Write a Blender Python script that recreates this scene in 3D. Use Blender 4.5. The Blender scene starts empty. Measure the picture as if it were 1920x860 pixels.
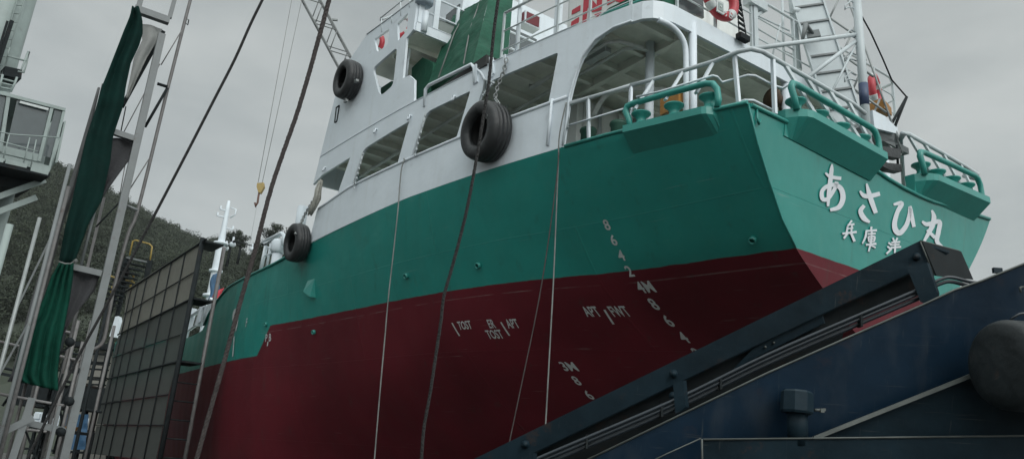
import bpy, bmesh, math, random
from math import radians as rad, sin, cos, pi
from mathutils import Vector as V, Matrix, noise
from mathutils.geometry import tessellate_polygon
random.seed(7)
sc = bpy.context.scene
COL = sc.collection

# ---------------------------------------------------------------- camera
F, CX, CY = 1450.0, 960.0, 430.0
EYE = 1.5
up_ = V((330.0, -4630.0, F)).normalized()
fw_ = (V((0, 0, 1)) - up_ * up_.z).normalized()
rt_ = fw_.cross(up_)
RM = Matrix((rt_, fw_, up_))            # camera (right, down, forward) -> world
cd = bpy.data.cameras.new('camera'); cam = bpy.data.objects.new('camera', cd); COL.objects.link(cam)
cd.sensor_width = 36; cd.lens = 36 * F / 1920; cd.clip_start = .05; cd.clip_end = 3000
a, b, c = RM @ V((1, 0, 0)), RM @ V((0, -1, 0)), RM @ V((0, 0, -1))
cam.matrix_world = Matrix(((a.x, b.x, c.x, 0), (a.y, b.y, c.y, 0), (a.z, b.z, c.z, EYE), (0, 0, 0, 1)))
sc.camera = cam

# ---------------------------------------------------------------- light: overcast day, soft sun behind the viewer
BRIGHT_AZ = 158
SUN_EL, SUN_AZ = 36, 150              # azimuth measured clockwise from +Y
w = bpy.data.worlds.new('World'); sc.world = w; w.use_nodes = True
nt = w.node_tree; N = nt.nodes; L = nt.links; N.clear()
sky = N.new('ShaderNodeTexSky'); sky.sky_type = 'NISHITA'; sky.sun_disc = False
sky.sun_elevation = rad(SUN_EL); sky.sun_rotation = rad(SUN_AZ)
tc = N.new('ShaderNodeTexCoord')
mp = N.new('ShaderNodeMapping'); mp.inputs['Scale'].default_value = (1.3, 1.3, 3.2)
L.new(tc.outputs['Generated'], mp.inputs['Vector'])
nz = N.new('ShaderNodeTexNoise'); nz.inputs['Scale'].default_value = 2.6; nz.inputs['Detail'].default_value = 5
nz.inputs['Roughness'].default_value = .55
L.new(mp.outputs['Vector'], nz.inputs['Vector'])
rp = N.new('ShaderNodeValToRGB')
rp.color_ramp.elements[0].position = .3; rp.color_ramp.elements[0].color = (.74, .805, .80, 1)
rp.color_ramp.elements[1].position = .72; rp.color_ramp.elements[1].color = (1.04, 1.10, 1.075, 1)
L.new(nz.outputs['Fac'], rp.inputs['Fac'])
ml = N.new('ShaderNodeVectorMath'); ml.operation = 'SCALE'; ml.inputs['Scale'].default_value = 6.2
L.new(rp.outputs['Color'], ml.inputs[0])
mx = N.new('ShaderNodeMix'); mx.data_type = 'RGBA'; mx.inputs['Factor'].default_value = .9
# the cloud deck thins overhead and behind the viewer, so it is brighter there
sx = N.new('ShaderNodeSeparateXYZ'); L.new(tc.outputs['Generated'], sx.inputs['Vector'])
zr = N.new('ShaderNodeMapRange'); zr.interpolation_type = 'SMOOTHSTEP'; zr.inputs['From Min'].default_value = .55; zr.inputs['From Max'].default_value = 1.0; zr.inputs['To Min'].default_value = 0; zr.inputs['To Max'].default_value = 1.6
L.new(sx.outputs['Z'], zr.inputs['Value'])
dt = N.new('ShaderNodeVectorMath'); dt.operation = 'DOT_PRODUCT'; dt.inputs[1].default_value = (sin(rad(BRIGHT_AZ)), cos(rad(BRIGHT_AZ)), .35)
L.new(tc.outputs['Generated'], dt.inputs[0])
br_ = N.new('ShaderNodeMapRange'); br_.interpolation_type = 'SMOOTHSTEP'; br_.inputs['From Min'].default_value = -.1; br_.inputs['From Max'].default_value = 1.0; br_.inputs['To Min'].default_value = 1; br_.inputs['To Max'].default_value = 3.0
L.new(dt.outputs['Value'], br_.inputs['Value'])
sm = N.new('ShaderNodeMath'); sm.operation = 'ADD'; L.new(zr.outputs['Result'], sm.inputs[0]); L.new(br_.outputs['Result'], sm.inputs[1])
sl = N.new('ShaderNodeVectorMath'); sl.operation = 'SCALE'; L.new(ml.outputs['Vector'], sl.inputs[0]); L.new(sm.outputs['Value'], sl.inputs['Scale'])
L.new(sky.outputs['Color'], mx.inputs['A']); L.new(sl.outputs['Vector'], mx.inputs['B'])
bg = N.new('ShaderNodeBackground'); bg.inputs['Strength'].default_value = .1
L.new(mx.outputs['Result'], bg.inputs['Color'])
ow = N.new('ShaderNodeOutputWorld'); L.new(bg.outputs['Background'], ow.inputs['Surface'])
sd = bpy.data.lights.new('sun', 'SUN'); sd.energy = 1.05; sd.angle = rad(22); sd.color = (1, .97, .93)
sun = bpy.data.objects.new('sun', sd); COL.objects.link(sun)
sdir = V((sin(rad(SUN_AZ)) * cos(rad(SUN_EL)), cos(rad(SUN_AZ)) * cos(rad(SUN_EL)), sin(rad(SUN_EL))))
sun.rotation_euler = (-sdir).to_track_quat('-Z', 'Y').to_euler()
sc.view_settings.view_transform = 'Standard'; sc.view_settings.look = 'None'
sc.view_settings.exposure = -0.17; sc.view_settings.gamma = 1; sc.view_settings.use_curve_mapping = False
sc.cycles.max_bounces = 8; sc.cycles.diffuse_bounces = 4

# ---------------------------------------------------------------- frames: ship axes x forward, y port, z above keel
HD = rad(34.0); H0, X0, YC = 1.28, 5.69, -10.03
bv, pv, zv = V((-sin(HD), cos(HD), 0)), V((-cos(HD), -sin(HD), 0)), V((0, 0, 1))
SHIP_O = bv * X0 + pv * YC + zv * (EYE - H0)
SHIP_R = rad(124.0)
def Wd(s): return SHIP_O + bv * s[0] + pv * s[1] + zv * s[2]
def Sd(P): q = P - SHIP_O; return V((q.dot(bv), q.dot(pv), q.z))
EYE_W = V((0, 0, EYE)); EYE_S = Sd(EYE_W)
def rayw(q): return RM @ V((q[0] - CX, q[1] - CY, F)) / F
def rays(q): r = rayw(q); return V((r.dot(bv), r.dot(pv), r.z))
def PX(q, x): r = rays(q); return EYE_S + r * ((x - EYE_S.x) / r.x)
def PY(q, y): r = rays(q); return EYE_S + r * ((y - EYE_S.y) / r.y)
def PZ(q, z): r = rays(q); return EYE_S + r * ((z - EYE_S.z) / r.z)
def PT(q, off=0.0):                      # on the raked transom
    r = rays(q); n = V((1, 0, .15)); o = EYE_S - V((-off, 0, 4.2)); return EYE_S + r * (-o.dot(n) / r.dot(n))
def WD(q, d): return EYE_W + rayw(q) * d             # world point at camera depth d
def WY(q, y): r = rayw(q); return EYE_W + r * (y / r.y)   # on the upright plane y metres ahead
def lerp(x, xs, ys):
    if x <= xs[0]: return ys[0]
    for i in range(1, len(xs)):
        if x <= xs[i]:
            t = (x - xs[i-1]) / (xs[i] - xs[i-1]); return ys[i-1] + t * (ys[i] - ys[i-1])
    return ys[-1]
def smooth(x, xs, ys):                   # monotone-ish cubic through a table
    if x <= xs[0]: return ys[0]
    if x >= xs[-1]: return ys[-1]
    n = len(xs)
    d = [(ys[i+1]-ys[i])/(xs[i+1]-xs[i]) for i in range(n-1)]
    m = [d[0]] + [0 if d[i-1]*d[i] <= 0 else 2*d[i-1]*d[i]/(d[i-1]+d[i]) for i in range(1, n-1)] + [d[-1]]
    for i in range(n-1):
        if x <= xs[i+1]:
            h = xs[i+1]-xs[i]; t = (x-xs[i])/h
            return ((2*t**3-3*t*t+1)*ys[i] + (t**3-2*t*t+t)*h*m[i] + (3*t*t-2*t**3)*ys[i+1] + (t**3-t*t)*h*m[i+1])
def ydeck(x): return smooth(x, [-.3, 2, 5, 8, 12, 15, 34, 39, 43, 46], [2.98, 3.45, 3.98, 4.3, 4.52, 4.6, 4.6, 4.0, 2.4, .05])
def ztop(x): return smooth(x, [-.3, 2.67, 6.5, 10.5, 13, 16, 16.9, 17.8, 18.6, 20, 30, 38, 46], [5.72, 5.9, 5.92, 5.8, 5.68, 5.66, 5.5, 5.18, 4.66, 4.62, 4.8, 6.2, 7.6])
def zkeel(x): return smooth(x, [0, 2.2, 4.35, 6.3, 8.2, 10, 12, 40, 46], [3.15, 2.75, 2.0, 1.2, .5, .2, 0, 0, 3])
def hexp(x): return smooth(x, [0, 2.2, 4.35, 6.3, 8.2, 9.9, 11.3, 13.4, 16, 36, 46], [1, 1, .75, .65, .65, .55, .42, .12, .06, .1, 1])
def gsec(s): return smooth(s, [0, .1, .206, .46, .65, .85, 1], [0, .19, .347, .675, .81, .93, 1])
def zdeck(x): return smooth(x, [.5, 3.5], [5.75, 5.9])
def hullx(x, z): return x - .15 * (z - 4.2) * max(0, 1 - x / 3.0)     # raked stern
def hullst(x, z):                         # station whose raked x equals x
    s = x
    for _ in range(6): s = x + .15 * (z - 4.2) * max(0, 1 - s / 3.0)
    return s
def hully(x, z):
    st = hullst(x, z); zd = 5.9 if st > 99 else zdeck(st); zk = zkeel(st)
    if z >= zd: return ydeck(st)
    if z <= zk: return 0.0
    return ydeck(st) * gsec((z - zk) / (zd - zk)) ** hexp(st)
def _bis(q, f):
    lo, hi = .2, 7.5
    for _ in range(50):
        m = (lo + hi) / 2; P = PY(q, m)
        if m > f(P): hi = m
        else: lo = m
    return PY(q, m)
def PS(q, off=0.0): return _bis(q, lambda P: ydeck(P.x) + off)          # on the side shell
def PH(q, off=0.0): return _bis(q, lambda P: hully(P.x, P.z) + off)     # on the hull plating

# ---------------------------------------------------------------- mesh collector
class MB:
    def __init__(s): s.v = []; s.f = []; s.sm = []
    def add(s, vs, fs, smooth=False):
        o = len(s.v); s.v += [V(p) for p in vs]
        for f in fs: s.f.append([i + o for i in f]); s.sm.append(smooth)
        return s
    def hexa(s, p):                       # 8 corners, bottom ring then top ring
        return s.add(p, [(3,2,1,0),(4,5,6,7),(0,1,5,4),(1,2,6,5),(2,3,7,6),(3,0,4,7)])
    def box(s, c, sz, R=None):
        c = V(c); x, y, z = (d / 2 for d in sz)
        p = [V(q) for q in ((-x,-y,-z),(x,-y,-z),(x,y,-z),(-x,y,-z),(-x,-y,z),(x,-y,z),(x,y,z),(-x,y,z))]
        if R is not None: p = [R @ q for q in p]
        return s.hexa([c + q for q in p])
    def bar(s, p, q, wd, ht, up=V((0, 0, 1))):
        p, q = V(p), V(q); d = (q - p).normalized(); sd_ = d.cross(V(up))
        if sd_.length < 1e-4: sd_ = d.cross(V((1, 0, 0)))
        sd_.normalize(); u = sd_.cross(d)
        a_, b_ = sd_ * wd / 2, u * ht / 2
        return s.hexa([p-a_-b_, p+a_-b_, p+a_+b_, p-a_+b_, q-a_-b_, q+a_-b_, q+a_+b_, q-a_+b_])
    def tube(s, pts, r, n=8, closed=False, rs=None):
        pts = [V(p) for p in pts]; m = len(pts); vs = []; fs = []
        t0 = (pts[1] - pts[0]).normalized(); u = t0.cross(V((.31, .17, .93)))
        if u.length < .1: u = t0.cross(V((1, 0, 0)))
        u.normalize()
        for i, p in enumerate(pts):
            if closed: t = (pts[(i+1) % m] - pts[i-1]).normalized()
            else:
                t = pts[min(i+1, m-1)] - pts[max(i-1, 0)]; t.normalize()
            u = (u - t * u.dot(t)).normalized(); w_ = t.cross(u)
            k = 1.0
            if 0 < i < m-1 and not closed:
                ca = (pts[i+1]-pts[i]).normalized().dot((pts[i]-pts[i-1]).normalized()); k = 1 / max(.6, math.sqrt(max(.1, (1+ca)/2)))
            rr = (rs[i] if rs else r) * k
            for j in range(n):
                a_ = 2*pi*j/n; vs.append(p + (u*cos(a_) + w_*sin(a_)) * rr)
        for i in range(m if closed else m-1):
            for j in range(n):
                i2 = (i+1) % m; fs.append((i*n+j, i*n+(j+1) % n, i2*n+(j+1) % n, i2*n+j))
        s.add(vs, fs, True)
        if not closed:
            o = len(s.v) - len(vs)
            s.f.append([o+j for j in range(n)][::-1]); s.sm.append(False)
            s.f.append([o+(m-1)*n+j for j in range(n)]); s.sm.append(False)
        return s
    def lathe(s, prof, o=(0,0,0), ax=(0,0,1), n=24, closed=False, smooth=True):
        o, ax = V(o), V(ax).normalized(); u = ax.cross(V((.3, .5, .81))).normalized(); w_ = ax.cross(u)
        vs = []; fs = []; m = len(prof)
        for r, h in prof:
            for j in range(n):
                a_ = 2*pi*j/n; vs.append(o + ax*h + (u*cos(a_) + w_*sin(a_))*r)
        for i in range(m if closed else m-1):
            i2 = (i+1) % m
            for j in range(n): fs.append((i*n+j, i*n+(j+1) % n, i2*n+(j+1) % n, i2*n+j))
        s.add(vs, fs, smooth)
        if not closed:
            b0 = len(s.v) - len(vs)
            if prof[0][0] > 1e-4: s.f.append([b0+j for j in range(n)][::-1]); s.sm.append(False)
            if prof[-1][0] > 1e-4: s.f.append([b0+(m-1)*n+j for j in range(n)]); s.sm.append(False)
        return s
    def prism(s, poly, d):                # planar loop swept by vector d
        d = V(d); p = [V(q) for q in poly]; n = len(p)
        tri = tessellate_polygon([p])
        vs = p + [q + d for q in p]
        fs = [tuple(t) for t in tri] + [tuple(i + n for i in t)[::-1] for t in tri]
        fs += [(i, (i+1) % n, n+(i+1) % n, n+i) for i in range(n)]
        return s.add(vs, fs)
    def build(s, name, mat, parent=None, org=None, fix=True):
        me = bpy.data.meshes.new(name); o_ = V(org) if org is not None else V((0, 0, 0))
        me.from_pydata([tuple(p - o_) for p in s.v], [], s.f); me.update()
        me.polygons.foreach_set('use_smooth', s.sm)
        if fix:
            bm = bmesh.new(); bm.from_mesh(me); bmesh.ops.recalc_face_normals(bm, faces=bm.faces); bm.to_mesh(me); bm.free()
        me.materials.append(mat)
        ob = bpy.data.objects.new(name, me); COL.objects.link(ob)
        if parent is not None: ob.parent = parent
        return ob
def tag(o, label=None, cat=None, group=None, kind=None):
    if label: o['label'] = label
    if cat: o['category'] = cat
    if group: o['group'] = group
    if kind: o['kind'] = kind
    return o
def thing(name, label, cat, loc=(0, 0, 0), rz=0.0, group=None):
    o = bpy.data.objects.new(name, None); COL.objects.link(o); o.location = loc; o.rotation_euler = (0, 0, rz)
    o.empty_display_size = .2
    return tag(o, label, cat, group)
def shipthing(name, label, cat, org, group=None):    # stands on or hangs from the ship, its own ship-axes frame
    return thing(name, label, cat, Wd(V(org)), SHIP_R, group)
def place(o, loc, rz=0.0): o.location = loc; o.rotation_euler = (0, 0, rz); return o

# ---------------------------------------------------------------- materials
def mat(name, col, rough=.5, metal=0.0, var=.12, vscale=3.0, bump=.0, bscale=20.0, spec=.5, streak=0.0, streak_col=None, rust=0.0, rust_scale=2.5, coat=0.0, scratch=0.0):
    m = bpy.data.materials.new(name); m.use_nodes = True
    nt = m.node_tree; N, L = nt.nodes, nt.links; B = N['Principled BSDF']
    B.inputs['Roughness'].default_value = rough; B.inputs['Metallic'].default_value = metal
    B.inputs['Specular IOR Level'].default_value = spec; B.inputs['Coat Weight'].default_value = coat
    tc = N.new('ShaderNodeTexCoord')
    n1 = N.new('ShaderNodeTexNoise'); n1.inputs['Scale'].default_value = vscale; n1.inputs['Detail'].default_value = 6; n1.inputs['Roughness'].default_value = .65
    L.new(tc.outputs['Object'], n1.inputs['Vector'])
    r = N.new('ShaderNodeValToRGB'); r.color_ramp.elements[0].position = .3; r.color_ramp.elements[1].position = .7
    r.color_ramp.elements[0].color = tuple(x * (1 - var) for x in col) + (1,)
    r.color_ramp.elements[1].color = tuple(min(1, x * (1 + var)) for x in col) + (1,)
    L.new(n1.outputs['Fac'], r.inputs['Fac']); out = r.outputs['Color']
    def over(fac, colr):
        nonlocal out
        x = N.new('ShaderNodeMix'); x.data_type = 'RGBA'; L.new(fac, x.inputs['Factor']); L.new(out, x.inputs['A'])
        x.inputs['B'].default_value = tuple(colr) + (1,); out = x.outputs['Result']
    if streak:
        mp = N.new('ShaderNodeMapping'); mp.inputs['Scale'].default_value = (5, 5, .35); L.new(tc.outputs['Object'], mp.inputs['Vector'])
        n2 = N.new('ShaderNodeTexNoise'); n2.inputs['Scale'].default_value = 1.6; n2.inputs['Detail'].default_value = 5; L.new(mp.outputs['Vector'], n2.inputs['Vector'])
        q = N.new('ShaderNodeMapRange'); q.inputs['From Min'].default_value = .52; q.inputs['From Max'].default_value = .75; q.inputs['To Max'].default_value = streak
        L.new(n2.outputs['Fac'], q.inputs['Value']); over(q.outputs['Result'], streak_col or tuple(x * .6 for x in col))
    if rust:
        n3 = N.new('ShaderNodeTexNoise'); n3.inputs['Scale'].default_value = rust_scale; n3.inputs['Detail'].default_value = 9; n3.inputs['Roughness'].default_value = .75
        L.new(tc.outputs['Object'], n3.inputs['Vector'])
        q = N.new('ShaderNodeMapRange'); q.inputs['From Min'].default_value = .58; q.inputs['From Max'].default_value = .68; q.inputs['To Max'].default_value = rust
        L.new(n3.outputs['Fac'], q.inputs['Value']); over(q.outputs['Result'], (.07, .035, .02))
    if scratch:
        for k, sc_ in enumerate(((1.2, 1.2, 30), (30, 3, 2.0))):
            mp2 = N.new('ShaderNodeMapping'); mp2.inputs['Scale'].default_value = sc_; mp2.inputs['Rotation'].default_value = (.1, .45, .2*k); L.new(tc.outputs['Object'], mp2.inputs['Vector'])
            n5 = N.new('ShaderNodeTexNoise'); n5.inputs['Scale'].default_value = 2.4; n5.inputs['Detail'].default_value = 4; L.new(mp2.outputs['Vector'], n5.inputs['Vector'])
            q = N.new('ShaderNodeMapRange'); q.inputs['From Min'].default_value = .66; q.inputs['From Max'].default_value = .74; q.inputs['To Max'].default_value = scratch
            L.new(n5.outputs['Fac'], q.inputs['Value']); over(q.outputs['Result'], (.06, .068, .07))
    L.new(out, B.inputs['Base Color'])
    rr = N.new('ShaderNodeMapRange'); rr.inputs['To Min'].default_value = max(.03, rough - .1); rr.inputs['To Max'].default_value = min(1, rough + .1)
    L.new(n1.outputs['Fac'], rr.inputs['Value']); L.new(rr.outputs['Result'], B.inputs['Roughness'])
    if bump:
        n4 = N.new('ShaderNodeTexNoise'); n4.inputs['Scale'].default_value = bscale; n4.inputs['Detail'].default_value = 4; L.new(tc.outputs['Object'], n4.inputs['Vector'])
        bp = N.new('ShaderNodeBump'); bp.inputs['Strength'].default_value = bump; bp.inputs['Distance'].default_value = .05
        L.new(n4.outputs['Fac'], bp.inputs['Height']); L.new(bp.outputs['Normal'], B.inputs['Normal'])
    return m
def hull_material():
    m = mat('hull_paint', (.017, .228, .196), .3, var=.10, vscale=.9, streak=.25, streak_col=(.05, .25, .20))
    nt = m.node_tree; N, L = nt.nodes, nt.links; B = N['Principled BSDF']
    green = B.inputs['Base Color'].links[0].from_socket
    tc = N.new('ShaderNodeTexCoord'); sp = N.new('ShaderNodeSeparateXYZ'); L.new(tc.outputs['Object'], sp.inputs['Vector'])
    st = N.new('ShaderNodeMapRange'); st.inputs['From Min'].default_value = 12.62; st.inputs['From Max'].default_value = 13.2
    st.inputs['To Min'].default_value = 4.2; st.inputs['To Max'].default_value = 3.52; L.new(sp.outputs['X'], st.inputs['Value'])
    wob = N.new('ShaderNodeTexNoise'); wob.inputs['Scale'].default_value = 3.5; wob.inputs['Detail'].default_value = 5; L.new(tc.outputs['Object'], wob.inputs['Vector'])
    wm = N.new('ShaderNodeMath'); wm.operation = 'MULTIPLY_ADD'; wm.inputs[1].default_value = .028; L.new(wob.outputs['Fac'], wm.inputs[0]); L.new(st.outputs['Result'], wm.inputs[2])
    df = N.new('ShaderNodeMath'); df.operation = 'SUBTRACT'; L.new(wm.outputs['Value'], df.inputs[0]); L.new(sp.outputs['Z'], df.inputs[1])
    th = N.new('ShaderNodeMapRange'); th.inputs['From Min'].default_value = .012; th.inputs['From Max'].default_value = .018; L.new(df.outputs['Value'], th.inputs['Value'])
    n = N.new('ShaderNodeTexNoise'); n.inputs['Scale'].default_value = .7; n.inputs['Detail'].default_value = 7; L.new(tc.outputs['Object'], n.inputs['Vector'])
    r = N.new('ShaderNodeValToRGB'); r.color_ramp.elements[0].position = .3; r.color_ramp.elements[1].position = .72
    r.color_ramp.elements[0].color = (.088, .010, .016, 1); r.color_ramp.elements[1].color = (.135, .014, .023, 1); L.new(n.outputs['Fac'], r.inputs['Fac'])
    x = N.new('ShaderNodeMix'); x.data_type = 'RGBA'; L.new(th.outputs['Result'], x.inputs['Factor']); L.new(green, x.inputs['A']); L.new(r.outputs['Color'], x.inputs['B'])
    L.new(x.outputs['Result'], B.inputs['Base Color'])
    rg = N.new('ShaderNodeMapRange'); rg.inputs['To Min'].default_value = .3; rg.inputs['To Max'].default_value = .55; L.new(th.outputs['Result'], rg.inputs['Value']); L.new(rg.outputs['Result'], B.inputs['Roughness'])
    sg = N.new('ShaderNodeMapRange'); sg.inputs['To Min'].default_value = .45; sg.inputs['To Max'].default_value = .22; L.new(th.outputs['Result'], sg.inputs['Value']); L.new(sg.outputs['Result'], B.inputs['Specular IOR Level'])
    # worn pale line of an older waterline just under the paint edge, and thin grazes along the plates
    def mathn(op, a_, b_=None):
        q = N.new('ShaderNodeMath'); q.operation = op
        for i, v_ in enumerate((a_, b_)):
            if v_ is None: continue
            if isinstance(v_, (int, float)): q.inputs[i].default_value = v_
            else: L.new(v_, q.inputs[i])
        return q.outputs['Value']
    gn = N.new('ShaderNodeTexNoise'); gn.inputs['Scale'].default_value = 2.2; gn.inputs['Detail'].default_value = 6; L.new(tc.outputs['Object'], gn.inputs['Vector'])
    dl = mathn('ABSOLUTE', mathn('SUBTRACT', sp.outputs['Z'], 4.055)); ln_ = mathn('LESS_THAN', dl, .007); msk = N.new('ShaderNodeMapRange'); msk.inputs['From Min'].default_value = .42; msk.inputs['From Max'].default_value = .62; msk.inputs['To Max'].default_value = .28; L.new(gn.outputs['Fac'], msk.inputs['Value'])
    f1 = mathn('MULTIPLY', ln_, msk.outputs['Result'])
    gm = N.new('ShaderNodeMapping'); gm.inputs['Scale'].default_value = (.9, .9, 26); gm.inputs['Rotation'].default_value = (0, .03, 0); L.new(tc.outputs['Object'], gm.inputs['Vector'])
    g2 = N.new('ShaderNodeTexNoise'); g2.inputs['Scale'].default_value = 1.3; g2.inputs['Detail'].default_value = 3; L.new(gm.outputs['Vector'], g2.inputs['Vector'])
    gr = N.new('ShaderNodeMapRange'); gr.inputs['From Min'].default_value = .70; gr.inputs['From Max'].default_value = .76; gr.inputs['To Max'].default_value = .22; L.new(g2.outputs['Fac'], gr.inputs['Value'])
    fm_ = mathn('MAXIMUM', f1, gr.outputs['Result'])
    x2 = N.new('ShaderNodeMix'); x2.data_type = 'RGBA'; L.new(fm_, x2.inputs['Factor']); L.new(x.outputs['Result'], x2.inputs['A']); x2.inputs['B'].default_value = (.30, .33, .31, 1)
    # drips below the scuppers and a few rust freckles
    rm = N.new('ShaderNodeMapping'); rm.inputs['Scale'].default_value = (3.2, 3.2, .16); L.new(tc.outputs['Object'], rm.inputs['Vector'])
    r2 = N.new('ShaderNodeTexNoise'); r2.inputs['Scale'].default_value = 1.7; r2.inputs['Detail'].default_value = 6; r2.inputs['Roughness'].default_value = .6; L.new(rm.outputs['Vector'], r2.inputs['Vector'])
    rq = N.new('ShaderNodeMapRange'); rq.inputs['From Min'].default_value = .60; rq.inputs['From Max'].default_value = .78; rq.inputs['To Max'].default_value = .40; L.new(r2.outputs['Fac'], rq.inputs['Value'])
    x3 = N.new('ShaderNodeMix'); x3.data_type = 'RGBA'; L.new(rq.outputs['Result'], x3.inputs['Factor']); L.new(x2.outputs['Result'], x3.inputs['A']); x3.inputs['B'].default_value = (.035, .05, .042, 1)
    L.new(x3.outputs['Result'], B.inputs['Base Color'])
    # plating: weld seams and the slight waviness of plates over frames
    mp = N.new('ShaderNodeMapping'); mp.inputs['Scale'].default_value = (.17, 1, .62); mp.inputs['Location'].default_value = (0, 0, .12)
    cx = N.new('ShaderNodeCombineXYZ'); L.new(sp.outputs['X'], cx.inputs['X']); L.new(sp.outputs['Z'], cx.inputs['Y'])
    mp.inputs['Scale'].default_value = (.17, .62, 1); L.new(cx.outputs['Vector'], mp.inputs['Vector'])
    br = N.new('ShaderNodeTexBrick'); br.inputs['Scale'].default_value = 1; br.inputs['Mortar Size'].default_value = .004; br.inputs['Mortar Smooth'].default_value = .6
    br.inputs['Brick Width'].default_value = 1; br.inputs['Row Height'].default_value = 1; L.new(mp.outputs['Vector'], br.inputs['Vector'])
    wv = N.new('ShaderNodeTexWave'); wv.bands_direction = 'X'; wv.inputs['Scale'].default_value = .48; wv.inputs['Distortion'].default_value = 1.6; wv.inputs['Detail'].default_value = 1
    L.new(tc.outputs['Object'], wv.inputs['Vector'])
    nb = N.new('ShaderNodeTexNoise'); nb.inputs['Scale'].default_value = 1.1; nb.inputs['Detail'].default_value = 3; L.new(tc.outputs['Object'], nb.inputs['Vector'])
    s1 = N.new('ShaderNodeMath'); s1.operation = 'MULTIPLY_ADD'; s1.inputs[1].default_value = .2; L.new(wv.outputs['Fac'], s1.inputs[0]); L.new(nb.outputs['Fac'], s1.inputs[2])
    s2 = N.new('ShaderNodeMath'); s2.operation = 'MULTIPLY_ADD'; s2.inputs[1].default_value = .14; L.new(br.outputs['Fac'], s2.inputs[0]); L.new(s1.outputs['Value'], s2.inputs[2])
    bp = N.new('ShaderNodeBump'); bp.inputs['Strength'].default_value = .55; bp.inputs['Distance'].default_value = .05
    L.new(s2.outputs['Value'], bp.inputs['Height']); L.new(bp.outputs['Normal'], B.inputs['Normal'])
    return m
M = dict(
 hull=hull_material(),
 green=mat('green_gloss_paint', (.030, .245, .212), .33, var=.10, vscale=2, bump=.05, bscale=9, rust=.15, rust_scale=5),
 white=mat('white_ship_paint', (.645, .705, .755), .42, var=.05, vscale=1.2, streak=.22, streak_col=(.45, .47, .46), bump=.34, bscale=1.5, rust=.16, rust_scale=3.2),
 mark=mat('white_marking_paint', (.50, .53, .53), .55, var=.15, vscale=14),
 letter=mat('white_letter_plate', (.66, .69, .73), .4, var=.05, vscale=6),
 ceil=mat('grey_underdeck_paint', (.80, .81, .74), .6, var=.14, vscale=2, streak=.2),
 inner=mat('inner_house_paint', (.66, .68, .67), .55, var=.08, vscale=2, streak=.4, streak_col=(.33, .32, .3)),
 dark=mat('dark_gap', (.02, .022, .022), .7),
 deck=mat('deck_green_paint', (.36, .42, .38), .7, var=.2, vscale=3, bump=.1),
 rubber=mat('black_rubber', (.022, .024, .026), .52, var=.3, vscale=7, bump=.25, bscale=14),
 glass=mat('window_glass', (.06, .075, .08), .12, var=.1, spec=.7),
 red=mat('lifebuoy_red', (.42, .035, .05), .45, var=.12, vscale=8, bump=.1, bscale=12),
 flagred=mat('red_panel_paint', (.45, .03, .05), .5, var=.08),
 orange=mat('orange_paint', (.36, .17, .04), .5, var=.15, vscale=6),
 blue=mat('dark_blue_paint', (.04, .06, .12), .45, var=.15),
 tarp=mat('green_tarpaulin', (.016, .084, .053), .7, spec=.2, var=.22, vscale=5, bump=.5, bscale=5),
 net=mat('dark_mesh_sheet', (.035, .036, .04), .85, var=.2, vscale=9, bump=.3, bscale=40),
 grey=mat('grey_steel_paint', (.16, .175, .18), .5, var=.12, vscale=5, streak=.3, rust=.35, rust_scale=7),
 galv=mat('galvanised_steel', (.27, .29, .29), .45, metal=.35, var=.15, vscale=8, rust=.3, rust_scale=9),
 pipe=mat('weathered_scaffold_pipe', (.15, .145, .145), .55, metal=.2, var=.25, vscale=9, rust=.6, rust_scale=6),
 ink=mat('dark_steel', (.017, .021, .023), .75, spec=.12, var=.3, vscale=6, rust=.4),
 steel=mat('blue_steel_paint', (.004, .018, .037), .42, spec=.35, scratch=.5, var=.30, vscale=1.6, bump=.08, bscale=6, rust=.25, rust_scale=3.4, streak=.35, streak_col=(.05, .06, .07)),
 steelgrey=mat('grey_blue_steel', (.008, .020, .029), .55, spec=.2, scratch=.5, var=.35, vscale=3, bump=.12, bscale=7, rust=.55, rust_scale=4),
 edge=mat('worn_bare_edge', (.085, .095, .09), .5, metal=.3, var=.3, vscale=7),
 cable=mat('cable_sheath', (.02, .028, .036), .4, var=.2, vscale=8),
 rope=mat('dark_tarred_rope', (.03, .03, .031), .8, var=.35, vscale=14, bump=.5, bscale=60),
 brownrope=mat('reddish_wire_rope', (.062, .052, .051), .8, var=.25, vscale=12, bump=.3, bscale=50),
 palerope=mat('pale_line', (.17, .18, .175), .7, var=.6, vscale=1.6),
 crane=mat('pale_green_crane_paint', (.26, .31, .30), .5, var=.12, vscale=2, streak=.3, rust=.2),
 yellow=mat('yellow_paint', (.30, .21, .05), .5, var=.15, vscale=5, rust=.3),
 hookpaint=mat('ochre_hook_paint', (.33, .24, .08), .5, var=.2, vscale=6),
 mast=mat('mast_grey_paint', (.47, .52, .54), .45, var=.07, vscale=3, streak=.2),
 wallpale=mat('pale_siding', (.26, .25, .225), .7, var=.08, vscale=1.5),
 bluesheet=mat('blue_plastic_sheet', (.035, .10, .19), .5, var=.2, vscale=3, bump=.4, bscale=4),
 ground=mat('concrete_ground', (.05, .05, .047), .85, var=.3, vscale=.6, bump=.3, bscale=3),
)
# ================================================================ ground and far setting are in the last part; first the ship
ship = thing('cargo_ship', 'green and red cargo ship with white superstructure hauled out beside the slipway', 'ship', SHIP_O, SHIP_R)
def P_(mb, name, m, parent=None, label=None, fix=True):
    o = mb.build(name, m, parent or ship, None, fix)
    if label: o['label'] = label
    return o
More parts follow.
